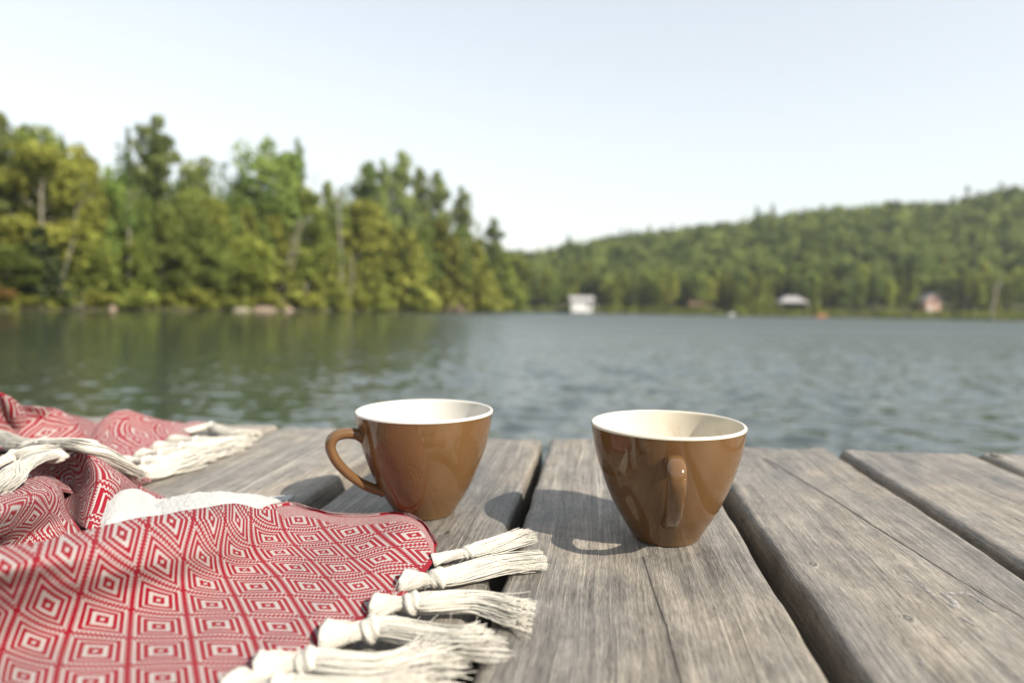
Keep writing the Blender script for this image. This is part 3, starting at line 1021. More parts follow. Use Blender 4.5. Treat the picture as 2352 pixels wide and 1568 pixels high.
def plank(x0, x1, yend, seed, cracks=(), y0=-2.2, th=.040, rad=.0052, dz=0.0, worn=1.0):
    """cracks: list of (list of (y, x offset from x0), depth, half width)"""
    w = x1 - x0
    ys = np.concatenate([np.linspace(y0, .12, 60)[:-1], np.linspace(.12, yend, 230)])
    xs = list(np.linspace(rad, w - rad, 46))
    ncr = len(cracks)
    # cross profile: bottom-left, side, rounding, top..., rounding, side, bottom-right
    ang = np.linspace(np.pi, np.pi / 2, 6)
    left = [(0, -th), (0, -th * .5), (0, -rad * 1.6)] + [(rad + rad * math.cos(a), -rad + rad * math.sin(a)) for a in ang]
    right = [(w - x, z) for x, z in left[::-1]]
    base = [(x, 0.0, 0) for x, z in []]
    prof = left[:-1] + [(x, 0.0) for x in xs] + right[1:]
    X = np.array([p[0] for p in prof]); Z = np.array([p[1] for p in prof])
    nx, ny = len(X), len(ys)
    XX = np.repeat(X[:, None], ny, 1); ZZ = np.repeat(Z[:, None], ny, 1); YY = np.repeat(ys[None], nx, 0)
    top = (ZZ > -rad * 1.2)
    # worn, uneven edges
    ed = worn * .0006 * vnoise(np.stack([YY * 14, np.full_like(YY, seed * 3.7)], -1), seed) + .0006 * vnoise(np.stack([YY * 60, np.full_like(YY, seed)], -1), seed + 1)
    wl_ = np.clip(1 - XX / (w * .25), 0, 1); wr_ = np.clip(1 - (w - XX) / (w * .25), 0, 1)
    XX = XX + (wl_ * ed * 1.0 - wr_ * ed[::-1] * 1.0)
    chip = np.clip(vnoise(np.stack([YY * 22, np.full_like(YY, seed * 1.3 + 5)], -1), seed + 7) - .35, 0, 1) * .0014 * worn
    ZZ = ZZ - top * chip * np.clip(1 - XX / .012, 0, 1) - top * chip[::-1] * np.clip(1 - (w - XX) / .012, 0, 1)
    # cupping and grain ridges
    ZZ = ZZ + top * (-.0012 * (1 - ((XX / w - .5) * 2) ** 2))
    gx = XX + .006 * vnoise(np.stack([YY * 5, XX * 6], -1), seed + 3)
    ZZ = ZZ + top * (.00040 * vnoise(np.stack([gx * 240, YY * 3], -1), seed + 2) + .0003 * worn * vnoise(np.stack([XX * 30, YY * 8], -1), seed + 4))
    end = np.clip((YY - (yend - .006)) / .006, 0, 1)
    ZZ = ZZ - top * end ** 2 * .004
    YY = YY + (YY > yend - .01) * .002 * vnoise(np.stack([XX * 60, np.full_like(XX, seed)], -1), seed + 5)
    # cracks: pull a narrow column of vertices onto the crack path and push it down
    for path, depth, half in cracks:
        path = np.array(path)
        cxp = np.interp(ys, path[:, 0], path[:, 1]) + .00022 * vnoise(np.stack([ys * 90, np.full_like(ys, seed)], -1), seed + 8)
        inside = (ys > path[0, 0]) & (ys < path[-1, 0])
        tt = np.clip((ys - path[0, 0]) / (path[-1, 0] - path[0, 0]), 0, 1)
        prof_d = depth * np.sin(np.pi * tt) ** .35
        j0 = len(left) - 1
        k = int(np.argmin(np.abs(np.array(xs) - cxp[inside].mean()))) + j0
        for off, dd, dep in ((-3, -half * 4, 0), (-2, -half * 1.6, 0), (-1, -half, 0), (0, 0, 1), (1, half, 0), (2, half * 1.6, 0), (3, half * 4, 0)):
            XX[k + off, inside] = cxp[inside] + dd
            if dep: ZZ[k, inside] -= prof_d[inside]
        lo, hi = XX[k - 3, inside], XX[k + 3, inside]
        for m in range(1, 7):
            XX[k - 3 - m, inside] = np.minimum(XX[k - 3 - m, inside], lo - .0006 * m)
            XX[k + 3 + m, inside] = np.maximum(XX[k + 3 + m, inside], hi + .0006 * m)
    v_ = np.stack([XX, YY, ZZ + dz], -1).reshape(-1, 3)
    f_ = [grid_faces(nx, ny)]
    # end grain: fan of quads between the profile and its bottom line
    n0 = len(v_)
    ext = []
    for jj in (0, ny - 1):
        for i in range(nx): ext.append((XX[i, jj], YY[i, jj], -th + dz))
    v_ = np.concatenate([v_, np.array(ext)])
    i = np.arange(nx - 1)
    f_.append(np.stack([i * ny, n0 + i, n0 + i + 1, (i + 1) * ny], -1)[:, ::-1])
    f_.append(np.stack([i * ny + ny - 1, (i + 1) * ny + ny - 1, n0 + nx + i + 1, n0 + nx + i], -1)[:, ::-1])
    o_ = link('plank', mesh('plank', v_, np.concatenate(f_)[:, ::-1], [WOOD]), dock)
    o_.location = (x0, 0, 0)
    return o_


PL = [(-.815, -.660, .730, ()), (-.650, -.512, .724, ()), (-.500, -.350, .702, ()),
      (-.340, -.2045, .697, [([(.30, .05), (.5, .056), (.66, .052)], .003, .0005)]),
      (-.1840, -.0540, .669, [([(.36, .052), (.385, .075), (.392, .098)], .003, .0006), ([(.345, .055), (.352, .08), (.362, .105)], .0025, .0005)]),
      (-.0452, .0885, .680, [([(.235, .0775), (.29, .0765), (.33, .0735), (.37, .0715)], .003, .0003)]),
      (.1015, .2190, .669, [([(.26, .101), (.31, .091), (.36, .082), (.42, .075), (.50, .067), (.62, .05)], .003, .0003)]),
      (.2295, .3440, .667, [([(.50, .066), (.58, .055), (.65, .042)], .003, .0005)]),
      (.3545, .488, .671, ()), (.500, .632, .668, ()), (.645, .78, .672, ())]
PLANKS = [plank(a, b, e, i + 1, cr, worn=.25 if i == 5 else 1.6 if i == 6 else 1.0) for i, (a, b, e, cr) in enumerate(PL)]
BEAM = plain('wet_dark_timber', (.05, .042, .034), .8, 12)
for y_ in (-2.1, -1.4, -.65, .10, .575):
    vb, fb = box(-.9, .85, y_, y_ + .045, -.19, -.0415)
    o = link('crossbeam', mesh('crossbeam', vb, fb, [BEAM], smooth=False), dock)
for x_ in (-.7, .02, .7):
    th_ = np.linspace(0, 1, 8)
    vb, fb = tube(np.stack([np.full(8, x_), np.full(8, .49), -.06 - 1.3 * th_], 1), .065, 14)
    o = link('piling', mesh('piling', vb, fb, [BEAM]), dock)


def plank_local(px, py, idx):
    p = deck_pt(px, py)
    q = Matrix.Rotation(-YAW, 4, 'Z') @ Vector(p)
    return q.x - PL[idx][0], q.y


# knots and a pale dried stain on the boards
def knot_material():
    t = NT('wood_knot')
    tc = t.n('ShaderNodeTexCoord').outputs['Object']
    ln = t.n('ShaderNodeVectorMath', operation='LENGTH'); t.l(t.mapping(tc, (1, .6, 0)), ln.inputs[0])
    n = t.noise(tc, 300, 3)
    rr = t.math('ADD', t.math('MULTIPLY', ln.outputs['Value'], 900.0), t.math('MULTIPLY', n, 2.0))
    ring = t.math('SINE', t.math('MULTIPLY', rr, 2.2))
    t.bsdf(t.ramp(t.math('MULTIPLY_ADD', ring, .5, .5), [(.1, (.105, .095, .08)), (.5, (.17, .155, .13)), (.9, (.25, .23, .20))]), rough=.75, bump=ring, strength=.5, dist=.0003, spec=.3)
    return t.m


KNOT = knot_material()
for idx, px, py, rx in [(6, 2220, 1350, .0034), (6, 2085, 1412, .0034), (6, 1867, 1291, .0032), (6, 1730, 1078, .004), (7, 2290, 1045, .004)]:
    lx, ly = plank_local(px, py, min(idx, 8)) if idx < 9 else plank_local(px, py, 7)
    pl_ = PLANKS[idx if idx < 9 else 7]
    th = np.linspace(0, 2 * np.pi, 20, endpoint=False); q = np.linspace(1, .02, 6)
    rr = rx * (1 + .12 * np.sin(th * 3 + px))
    v_ = np.stack([q[None] * (rr * np.cos(th))[:, None], 1.8 * q[None] * (rr * np.sin(th))[:, None], np.broadcast_to(.0002 * (1 - q ** 2) - .0003 * (q > .9), (20, 6))], -1)
    o = link('knot', mesh('knot', v_.reshape(-1, 3), grid_faces(20, 6, True), [KNOT]), pl_)
    wd_ = PL[idx if idx < 9 else 7][1] - PL[idx if idx < 9 else 7][0]
    o.location = (lx, ly, -.0003 - .0012 * (1 - ((lx / wd_ - .5) * 2) ** 2))


def dried(name):
    t = NT(name)
    tc = t.n('ShaderNodeTexCoord').outputs['Object']
    n = t.noise(tc, 500, 4)
    p = t.n('ShaderNodeBsdfPrincipled'); p.inputs['Base Color'].default_value = (.34, .32, .31, 1); p.inputs['Roughness'].default_value = .9
    tr = t.n('ShaderNodeBsdfTransparent'); mx = t.n('ShaderNodeMixShader')
    t.l(t.maprange(n, .40, .60, .25, .8), mx.inputs[0]); t.l(tr.outputs[0], mx.inputs[1]); t.l(p.outputs[0], mx.inputs[2])
    t.l(mx.outputs[0], t.out.inputs['Surface'])
    return t.m


def z5(x, y): return ((1650 + x / 2.541) * .9408, (1050 + y / 2.541) * .9408)


STAIN = dried('dried_white')
for poly, wd in [([(1390, 905), (1460, 930), (1540, 960), (1580, 1000), (1640, 1030), (1700, 1065), (1740, 1085), (1720, 1040), (1660, 1000), (1720, 995), (1800, 1000), (1850, 1020), (1920, 1070), (1985, 1115)], .0022),
                 ([(1760, 1140), (1800, 1165), (1870, 1200)], .0012), ([(1655, 1260), (1690, 1270), (1730, 1285)], .0014), ([(1770, 1300), (1790, 1302)], .0014), ([(1850, 1305), (1860, 1308)], .0012),
                 ([(1880, 1260), (1920, 1275)], .001), ([(1520, 1425), (1540, 1440)], .0016)]:
    pp = np.array([plank_local(*z5(*q), 6) for q in poly])
    pp = catmull(pp, max(6, 4 * len(poly)))
    d_ = np.gradient(pp, axis=0); nn = np.stack([-d_[:, 1], d_[:, 0]], 1); nn /= np.linalg.norm(nn, axis=1, keepdims=True) + 1e-9
    k = len(pp)
    wv = wd * (.40 + .6 * np.abs(vnoise(np.stack([np.arange(k) * .7, np.full(k, wd * 999)], -1)))) * np.sin(np.linspace(.25, np.pi - .25, k)) ** .5
    row = np.stack([pp - nn * wv[:, None], pp - nn * wv[:, None] * .5, pp + nn * wv[:, None] * .5, pp + nn * wv[:, None]], 1)
    zz = np.array([-.0004, .0001, .0001, -.0004])
    zc_ = -.0012 * (1 - ((row[..., :1] / (PL[6][1] - PL[6][0]) - .5) * 2) ** 2)
    v_ = np.concatenate([row, zz[None, :, None] + .0005 + zc_], -1)
    o = link('dried_stain', mesh('dried_stain', v_.reshape(-1, 3), grid_faces(k, 4), [STAIN]), PLANKS[6])


#SECTION cups
# ================================================================== CUPS
def glaze(name):
    t = NT(name)
    tc = t.n('ShaderNodeTexCoord').outputs['Object']
    n = t.noise(t.mapping(tc, (1, 1, .5)), 30, 4, .6)
    col = t.ramp(n, [(.3, (.120, .062, .0245)), (.7, (.148, .078, .031))])
    sp = t.maprange(t.noise(tc, 420, 1, .5), .84, .86)
    col = t.mix(sp, col, (.6, .5, .38, 1))
    t.bsdf(col, rough=.06, bump=t.noise(tc, 22, 2), strength=.10, dist=.001, spec=.55)
    return t.m


def white_glaze(name, stain):
    t = NT(name)
    tc = t.n('ShaderNodeTexCoord').outputs['Object']
    n = t.noise(t.mapping(tc, (1, 1, .8)), 55, 4, .6, .8)
    a = t.mix(t.maprange(n, .54, .60), (.80, .77, .70, 1), (.66, .54, .36, 1)) if stain else None
    sep = t.n('ShaderNodeSeparateXYZ'); t.l(tc, sep.inputs[0])
    base = (.60, .575, .52, 1)
    if stain:
        # dried coffee on the far right wall, below the rim
        m1 = t.maprange(sep.outputs[0], .004, .014, 0, 1)
        m2 = t.maprange(sep.outputs[2], .064, .058, 0, 1)
        rim = t.math('ABSOLUTE', t.math('SUBTRACT', n, .55))
        ring = t.maprange(rim, .03, .0, 0, .34)
        soft = t.maprange(n, .50, .56, 0, .16)
        fac = t.math('MULTIPLY', t.math('MAXIMUM', ring, soft), t.math('MULTIPLY', m1, m2))
        col = t.mix(fac, (.60, .545, .44, 1), (.38, .26, .14, 1))
    else:
        wob = t.math('MULTIPLY', t.math('SUBTRACT', t.noise(tc, 60, 2), .5), .0016)
        cr = t.math('ABSOLUTE', t.math('ADD', t.math('ADD', sep.outputs[0], .0035), wob))
        cm = t.math('MULTIPLY', t.maprange(cr, .00035, .0001), t.maprange(sep.outputs[1], .0, .01))
        col = t.mix(t.math('MULTIPLY', cm, .5), base, (.45, .40, .33, 1))
    t.bsdf(col, rough=.12, spec=.5)
    return t.m


PROF = [(.0168, .0006), (.0190, .0000), (.0200, .0012), (.0213, .0035), (.0263, .0117), (.0302, .0185), (.0338, .0262), (.0376, .0360), (.0407, .0455), (.0432, .0560), (.0449, .0672)]


def lathe(pr, n=96):
    pr = np.asarray(pr); th = np.linspace(0, 2 * np.pi, n, endpoint=False)
    v_ = np.stack([np.cos(th)[:, None] * pr[:, 0], np.sin(th)[:, None] * pr[:, 0], np.broadcast_to(pr[:, 1], (n, len(pr)))], -1)
    return v_.reshape(-1, 3), grid_faces(n, len(pr), True)


def make_cup(px_xy, hang, label, stain, gl):
    r = empty('coffee_cup', M_DECK @ Matrix.Translation((px_xy[0], px_xy[1], -.0009)))
    tag(r, label, 'cup', 'brown cups on the dock')
    outer = np.concatenate([[(.0005, .0008)], catmull(PROF[:2], 3)[:-1], catmull(PROF[1:], 60)])
    link('body', mesh('body', *lathe(outer), [gl]), r)
    # inner wall with rounded white lip
    inn = []
    for k in range(9):
        a = -.35 + (math.pi + .35) * k / 8
        inn.append((.0438 + .00125 * math.cos(a), .0674 + .00125 * math.sin(a)))
    wall = [(rr - .0026, zz) for rr, zz in PROF[::-1][1:-2]]
    wall = [w for w in wall if w[1] > .006] + [(.0175, .0062), (.010, .0046), (.0004, .0042)]
    inner = np.concatenate([inn, catmull(np.array([inn[-1]] + wall), 60)[1:]])
    link('interior', mesh('interior', *lathe(inner), [white_glaze('white_glaze_stained' if stain else 'white_glaze_cracked', stain)]), r)
    # handle
    hp = np.array([(.0385, .0530), (.0455, .0560), (.0525, .0568), (.0584, .0550), (.0610, .0498), (.0594, .0436), (.0552, .0368), (.0492, .0302), (.0430, .0249), (.0372, .0212), (.0318, .0188), (.0282, .0178)])
    c = catmull(hp, 60); k = len(c)
    T_ = np.gradient(c, axis=0); T_ /= np.linalg.norm(T_, axis=1, keepdims=True)
    N_ = np.stack([-T_[:, 1], T_[:, 0]], 1)
    s_ = np.linspace(0, 1, k)
    a_ = np.interp(s_, [0, .08, .3, .7, .93, 1], [.0050, .0035, .0033, .0030, .0034, .0044])      # in-plane half thickness
    b_ = np.interp(s_, [0, .08, .3, .7, .93, 1], [.0062, .0052, .0050, .0042, .0044, .0052])      # half width
    th = np.linspace(0, 2 * np.pi, 20, endpoint=False)
    ca, sa = np.cos(th), np.sin(th)
    ca, sa = np.sign(ca) * np.abs(ca) ** .85, np.sign(sa) * np.abs(sa) ** .85
    R_ = c[:, None, 0] + a_[:, None] * ca * N_[:, None, 0]
    Z_ = c[:, None, 1] + a_[:, None] * ca * N_[:, None, 1]
    S_ = b_[:, None] * sa
    ch, sh = math.cos(hang), math.sin(hang)
    v_ = np.stack([R_ * ch - S_ * sh, R_ * sh + S_ * ch, Z_], -1).transpose(1, 0, 2)
    link('handle', mesh('handle', v_.reshape(-1, 3), grid_faces(20, k, True), [gl]), r)
    return r


GL = glaze('brown_glaze')
C1, C2 = np.array([-.05726, .43865]), np.array([.09238, .39562])
ang_left = math.atan2(-.057, -.4387) if False else math.atan2(-C1[0] * -1, -C1[1]) if False else None
view1 = math.atan2(C1[1], C1[0]); view2 = math.atan2(C2[1], C2[0])
make_cup(C1, view1 + math.pi / 2 + math.radians(18), 'brown glazed cup with its handle turned left, beside the blanket', False, GL)
make_cup(C2, view2 + math.pi + math.radians(5), 'brown glazed cup with its handle facing the viewer, coffee stain inside', True, GL)


#SECTION blanket
# ================================================================== BLANKET
def weave_material():
    t = NT('red_white_weave')
    uv = t.n('ShaderNodeUVMap', uv_map='UVMap').outputs[0]
    sep = t.n('ShaderNodeSeparateXYZ'); t.l(uv, sep.inputs[0])
    U, V = sep.outputs[0], sep.outputs[1]        # metres from the fringe edge / from the hem
    N = 26.0                                     # stitches per woven square
    at_h = t.n('ShaderNodeAttribute', attribute_name='hem').outputs['Fac']
    at_f = t.n('ShaderNodeAttribute', attribute_name='fringe').outputs['Fac']
    us = t.math('MULTIPLY', t.math('ADD', U, 60.0), N)
    iu = t.math('FLOOR', us)
    odd = t.math('MULTIPLY', t.math('MODULO', iu, 2.0), .5)
    vs_ = t.math('ADD', t.math('MULTIPLY', t.math('ADD', V, 60.0), N), odd)
    iv = t.math('FLOOR', vs_)
    fu = t.math('ABSOLUTE', t.math('SUBTRACT', t.math('MODULO', iu, N), (N - 1) / 2))
    fv = t.math('ABSOLUTE', t.math('SUBTRACT', t.math('MODULO', iv, N), (N - 1) / 2))
    d = t.math('ADD', t.math('MAXIMUM', fu, fv), t.math('SUBTRACT', t.math('MULTIPLY', t.math('MODULO', t.math('ADD', iu, iv), 2.0), .9), .45))   # .5 centre .. 10.5 edge, ragged by half a stitch
    red = None
    for a, b in ((1, 3), (5, 7), (8, 10), (11.5, 15)):
        m = t.math('MULTIPLY', t.math('GREATER_THAN', d, a), t.math('LESS_THAN', d, b))
        red = m if red is None else t.math('ADD', red, m)
    stripe = t.math('LESS_THAN', t.math('MODULO', t.math('DIVIDE', at_h, .00095), 2.0), 1.05)
    inb = t.math('LESS_THAN', at_h, .026)
    fac = t.math('ADD', t.math('MULTIPLY', red, t.math('SUBTRACT', 1.0, inb)), t.math('MULTIPLY', stripe, inb))
    e1 = t.math('LESS_THAN', at_h, .0019)
    e2 = t.math('LESS_THAN', at_f, .0042)
    fac = t.math('MAXIMUM', fac, t.math('MAXIMUM', e1, e2))
    # yarn: rounded stitches
    su = t.math('ABSOLUTE', t.math('SINE', t.math('MULTIPLY', us, math.pi)))
    sv = t.math('ABSOLUTE', t.math('SINE', t.math('MULTIPLY', vs_, math.pi)))
    hgt = t.math('ADD', t.math('MULTIPLY', t.math('MULTIPLY', su, sv), .8), t.math('MULTIPLY', t.noise(uv, 65, 2), .3))
    fuzz = t.noise(uv, 38, 2)
    redc = t.mix(fuzz, (.19, .0015, .010, 1), (.29, .004, .019, 1))
    whit = t.mix(fuzz, (.33, .295, .275, 1), (.45, .41, .385, 1))
    col = t.mix(fac, whit, redc)
    bk = t.n('ShaderNodeNewGeometry').outputs['Backfacing']
    p = t.bsdf(col, rough=.92, bump=hgt, strength=.7, dist=.0007, spec=.06)
    p.inputs['Sheen Weight'].default_value = .06
    p.inputs['Sheen Roughness'].default_value = .5
    return t.m


def cotton(name, col, sc=900):
    t = NT(name)
    tc = t.n('ShaderNodeTexCoord').outputs['Object']
    n = t.noise(tc, sc, 3, .6)
    n2 = t.noise(tc, 120, 3)
    c = t.ramp(n, [(.3, tuple(x * .88 for x in col)), (.65, col)])
    p = t.bsdf(c, rough=.95, bump=t.math('ADD', n, n2), strength=.8, dist=.0008, spec=.1)
    p.inputs['Sheen Weight'].default_value = .2
    return t.m


WEAVE = weave_material()
COTTON = cotton('white_terry', (.42, .42, .405), 1100)
YARN = cotton('cream_yarn', (.585, .55, .475), 1500)
blanket = empty('throw_blanket', M_DECK.copy())
tag(blanket, 'red and cream diamond woven throw blanket crumpled on the dock', 'blanket')


def sheet(name, cols, nu, nv, mat, skirt=True, u0=0.0, v0=0.0, ref='right', thick=.0013, wr=.0006, seed=0, label=None, uscale=1.0, planar=None, hem_right=False, pile=0.0):
    """cols: list of columns (left to right), each a list of (px, py, h_mm) from back to front"""
    P = np.array([[deck_pt(a, b, h / 1000.) for a, b, h in c] for c in cols])      # nc,nr,3
    if skirt:
        wt = np.ones(len(P)) if skirt is True else np.asarray(skirt, float)
        back = P[:, :1].copy(); back[:, :, 1] += .022 * wt[:, None] + .0004; back[:, :, 2] *= 1 - .65 * wt[:, None]
        back2 = back.copy(); back2[:, :, 1] += .012 * wt[:, None] + .0004; back2[:, :, 2] = back2[:, :, 2] * (1 - wt[:, None]) + .0022 * wt[:, None]
        P = np.concatenate([back2, back, P], 1)
    Q = catmull(P, nu)
    Q = catmull(Q.transpose(1, 0, 2), nv).transpose(1, 0, 2)                        # nu,nv,3
    Q[..., 2] += wr * vnoise(Q * np.array([55, 55, 55]) + seed * 3, seed) + wr * .8 * vnoise(Q * 120 + seed, seed + 1)
    if pile: Q[..., 2] += pile * vnoise(Q * 420, seed + 5) + pile * .8 * vnoise(Q * 900, seed + 6)
    Q[..., 2] = np.maximum(Q[..., 2], .0022)
    du = np.linalg.norm(np.diff(Q, axis=0), axis=2); dv = np.linalg.norm(np.diff(Q, axis=1), axis=2)
    U = np.concatenate([np.zeros((1, nv)), np.cumsum(du, 0)]); V = np.concatenate([np.zeros((nu, 1)), np.cumsum(dv, 1)], 1)
    if ref == 'right': U = U[-1:] - U
    CELL = .0255
    U, V = (U * uscale + u0) / CELL, (V * uscale + v0) / CELL
    hem = np.full((nu, nv), 1.0); fringe = np.full((nu, nv), 1.0)
    if hem_right: hem = (U - U.min()) * CELL + .0135
    if planar is not None:
        # squares counted off the cloth: a thin-plate spline carries them over the sheet
        x_, u_, f_ = cam_axes(PITCH_D, ROLL_D)
        rel = Q - np.array([0, 0, H_D]); dz_ = rel @ f_
        pix = np.stack([CX + FPX * (rel @ x_) / dz_, CY - FPX * (rel @ u_) / dz_], -1)
        U, V = planar(pix.reshape(-1, 2)).T.reshape(2, nu, nv)
        tc_ = np.linspace(0, len(P) - 1, nu)[:, None]
        jh = int(round((nv - 1) * 2.0 / (P.shape[1] - 1)))
        dist = np.cumsum(np.concatenate([np.zeros((nu, 1)), dv], 1), 1); dist = np.abs(dist - dist[:, jh:jh + 1])
        hem = np.where(tc_ > 7.4, dist, 1.0)
        cu = np.cumsum(np.concatenate([np.zeros((1, nv)), du[::-1]]), 0)[::-1]
        fringe = np.where(cu < .012, cu, 1.0) * np.ones((nu, nv))
    uv = np.stack([U, V], -1).reshape(-1, 2)
    ats = dict(hem=hem.ravel(), fringe=fringe.ravel())
    o_ = link(name, mesh(name, Q.reshape(-1, 3), grid_faces(nu, nv)[:, ::-1], [mat], uv=uv, attrs=ats), blanket)
    md = o_.modifiers.new('thickness', 'SOLIDIFY'); md.thickness = thick; md.offset = -1
    if label: o_['label'] = label
    return o_


# front sheet: columns from the left edge of the picture to the fringe edge
S1 = [
    [(-210, 1300, 26), (-215, 1345, 25), (-220, 1395, 20), (-230, 1450, 14), (-240, 1530, 9), (-250, 1640, 6), (-260, 1760, 4)],
    [(-30, 1264, 26), (-45, 1312, 28), (-65, 1370, 22), (-85, 1430, 15), (-105, 1505, 10), (-125, 1610, 7), (-140, 1740, 4)],
    [(90, 1246, 25), (78, 1292, 28), (60, 1350, 23), (40, 1412, 15), (15, 1490, 10), (-10, 1595, 7), (-35, 1730, 4)],
    [(205, 1217, 27), (198, 1262, 30), (180, 1325, 24), (155, 1392, 15), (122, 1472, 10), (85, 1580, 7), (45, 1720, 4)],
    [(330, 1189, 29), (326, 1230, 31), (305, 1295, 25), (272, 1365, 15), (232, 1450, 10), (185, 1562, 7), (130, 1710, 4)],
    [(440, 1171, 30), (443, 1208, 31), (420, 1272, 25), (385, 1345, 15), (340, 1430, 9), (282, 1545, 6), (215, 1700, 4)],
    [(535, 1158, 30), (548, 1192, 29), (530, 1255, 22), (492, 1325, 13), (440, 1412, 9), (375, 1530, 6), (298, 1690, 4)],
    [(600, 1168, 18), (630, 1205, 17), (620, 1255, 14), (585, 1315, 10), (530, 1398, 8), (455, 1512, 6), (372, 1678, 4)],
    [(668, 1160, 6), (700, 1205, 8), (700, 1255, 9), (665, 1312, 8), (608, 1388, 7), (530, 1495, 5), (440, 1660, 4)],
    [(760, 1183, 4), (785, 1218, 7), (780, 1260, 9), (745, 1315, 8), (688, 1382, 6), (605, 1475, 5), (505, 1640, 4)],
    [(850, 1186, 3), (865, 1215, 8), (855, 1258, 9), (820, 1312, 8), (765, 1372, 6), (680, 1455, 5), (560, 1620, 4)],
    [(912, 1181, 4), (925, 1210, 10), (912, 1255, 9), (880, 1308, 7), (830, 1360, 5), (745, 1435, 4), (600, 1605, 3)],
    [(962, 1198, 3.5), (968, 1228, 7), (955, 1265, 7), (925, 1315, 5), (880, 1362, 4), (800, 1430, 3), (640, 1590, 3)],
    [(1000, 1250, 2.6), (1000, 1278, 4), (978, 1308, 4), (945, 1345, 3), (895, 1390, 3), (805, 1440, 3), (655, 1580, 3)],
]
# the fringe edge sits a little farther in at the bottom
for ci, dx in ((12, -50), (13, -25)):
    c = S1[ci]; c[-1] = (c[-1][0] - 130, c[-1][1] + 50, c[-1][2]); c[-2] = (c[-2][0] - 30, c[-2][1] + 15, c[-2][2])
def im1(x, y): return (x / 3.3583 * .9408, (1200 + y / 3.3583) * .9408)


def im2(x, y): return ((480 + x / 3.3583) * .9408, (1200 + y / 3.3583) * .9408)


# centres of woven squares read off the cloth: place -> (square along the hem, square from the hem)
SQ = [(im1(550, 475), 0, 0), (im1(890, 760), 1, 0), (im1(390, 935), 0, 1), (im1(1000, 340), 1, -1), (im1(1405, 240), 2, -2), (im1(1740, 215), 3, -3),
      (im1(1950, 235), 4, -4), (im1(1330, 575), 2, -1), (im1(1660, 540), 3, -2), (im1(1940, 505), 4, -3), (im1(840, 1045), 1, 1), (im1(1300, 890), 2, 0),
      (im1(1740, 925), 3, 0), (im1(1300, 1105), 2, 1), (im1(780, 1305), 1, 2), (im1(1320, 1300), 2, 2), (im1(1790, 1080), 3, 1), (im1(1840, 1300), 3, 2),
      (im1(40, 620), -1, 1), (im1(190, 1510), 0, 3), (im2(395, 635), 4, -2), (im2(490, 775), 4, -1), (im2(585, 930), 4, 0), (im2(680, 1105), 4, 1),
      (im2(815, 615), 5, -2), (im2(920, 775), 5, -1), (im2(1050, 945), 5, 0), (im2(680, 490), 5, -3), (im2(1180, 625), 6, -2), (im2(1330, 770), 6, -1),
      (im2(1040, 490), 6, -3), (im2(595, 390), 5, -4), (im2(920, 385), 6, -4), (im2(1370, 455), 7, -3), (im2(1500, 545), 7, -2), (im2(1690, 710), 7, -1)]


def spline_uv(pts):
    A = np.array([q[0] for q in pts]) / 300.; Bv = np.array([[q[1] + .5, q[2] + .5] for q in pts], float)
    n = len(A)

    def kern(d2): return .5 * d2 * np.log(d2 + 1e-9)
    K = kern(((A[:, None] - A[None]) ** 2).sum(-1)) + np.eye(n) * .004
    Pm = np.concatenate([np.ones((n, 1)), A], 1)
    L = np.block([[K, Pm], [Pm.T, np.zeros((3, 3))]])
    w = np.linalg.solve(L, np.concatenate([Bv, np.zeros((3, 2))]))

    def f(p):
        p = p / 300.
        return kern(((p[:, None] - A[None]) ** 2).sum(-1)) @ w[:n] + np.concatenate([np.ones((len(p), 1)), p], 1) @ w[n:]
    return f


for c_, top in zip(S1, [44, 44, 43, 42, 40, 36, 32]):
    for r_, k_ in enumerate([1, 1.02, .78, .48]):
        c_[r_] = (c_[r_][0], c_[r_][1], max(c_[r_][2], top * k_ if r_ < 2 else c_[r_][2] + (top - 30) * k_))
sheet('cloth', S1, 260, 210, WEAVE, skirt=[1, 1, 1, 1, 1, 1, .9, .25, 0, 0, 0, 0, 0, 0], seed=1, planar=spline_uv(SQ))
# folded-back white underside behind the crest
WH = [
    [(232, 1172, 12), (215, 1200, 12), (205, 1235, 8)],
    [(262, 1140, 17), (248, 1185, 16), (235, 1232, 10)],
    [(290, 1122, 20), (282, 1168, 18), (270, 1225, 10)],
    [(318, 1126, 18), (320, 1165, 15), (318, 1215, 9)],
    [(350, 1158, 9), (358, 1178, 9), (360, 1205, 7)],
    [(385, 1146, 12), (392, 1170, 11), (398, 1200, 7)],
    [(435, 1133, 16), (440, 1160, 14), (445, 1195, 8)],
    [(500, 1128, 18), (505, 1155, 15), (512, 1190, 8)],
    [(560, 1133, 15), (560, 1160, 12), (560, 1190, 7)],
    [(605, 1142, 11), (592, 1162, 10), (580, 1188, 7)],
    [(636, 1150, 8), (612, 1168, 8), (588, 1187, 6)],
]
sheet('underside', WH, 220, 90, COTTON, seed=2, wr=.0007, pile=.0005, thick=.003, label='white terry underside showing where the cloth folds back')
# hem strip seen beyond the white fold
sheet('hem_strip', [[(312, 1108, 9), (322, 1135, 5), (330, 1165, 3)], [(345, 1126, 5), (348, 1148, 3), (352, 1172, 3)], [(378, 1138, 3), (378, 1152, 3), (378, 1175, 3)]], 30, 24, WEAVE, seed=3, skirt=False)
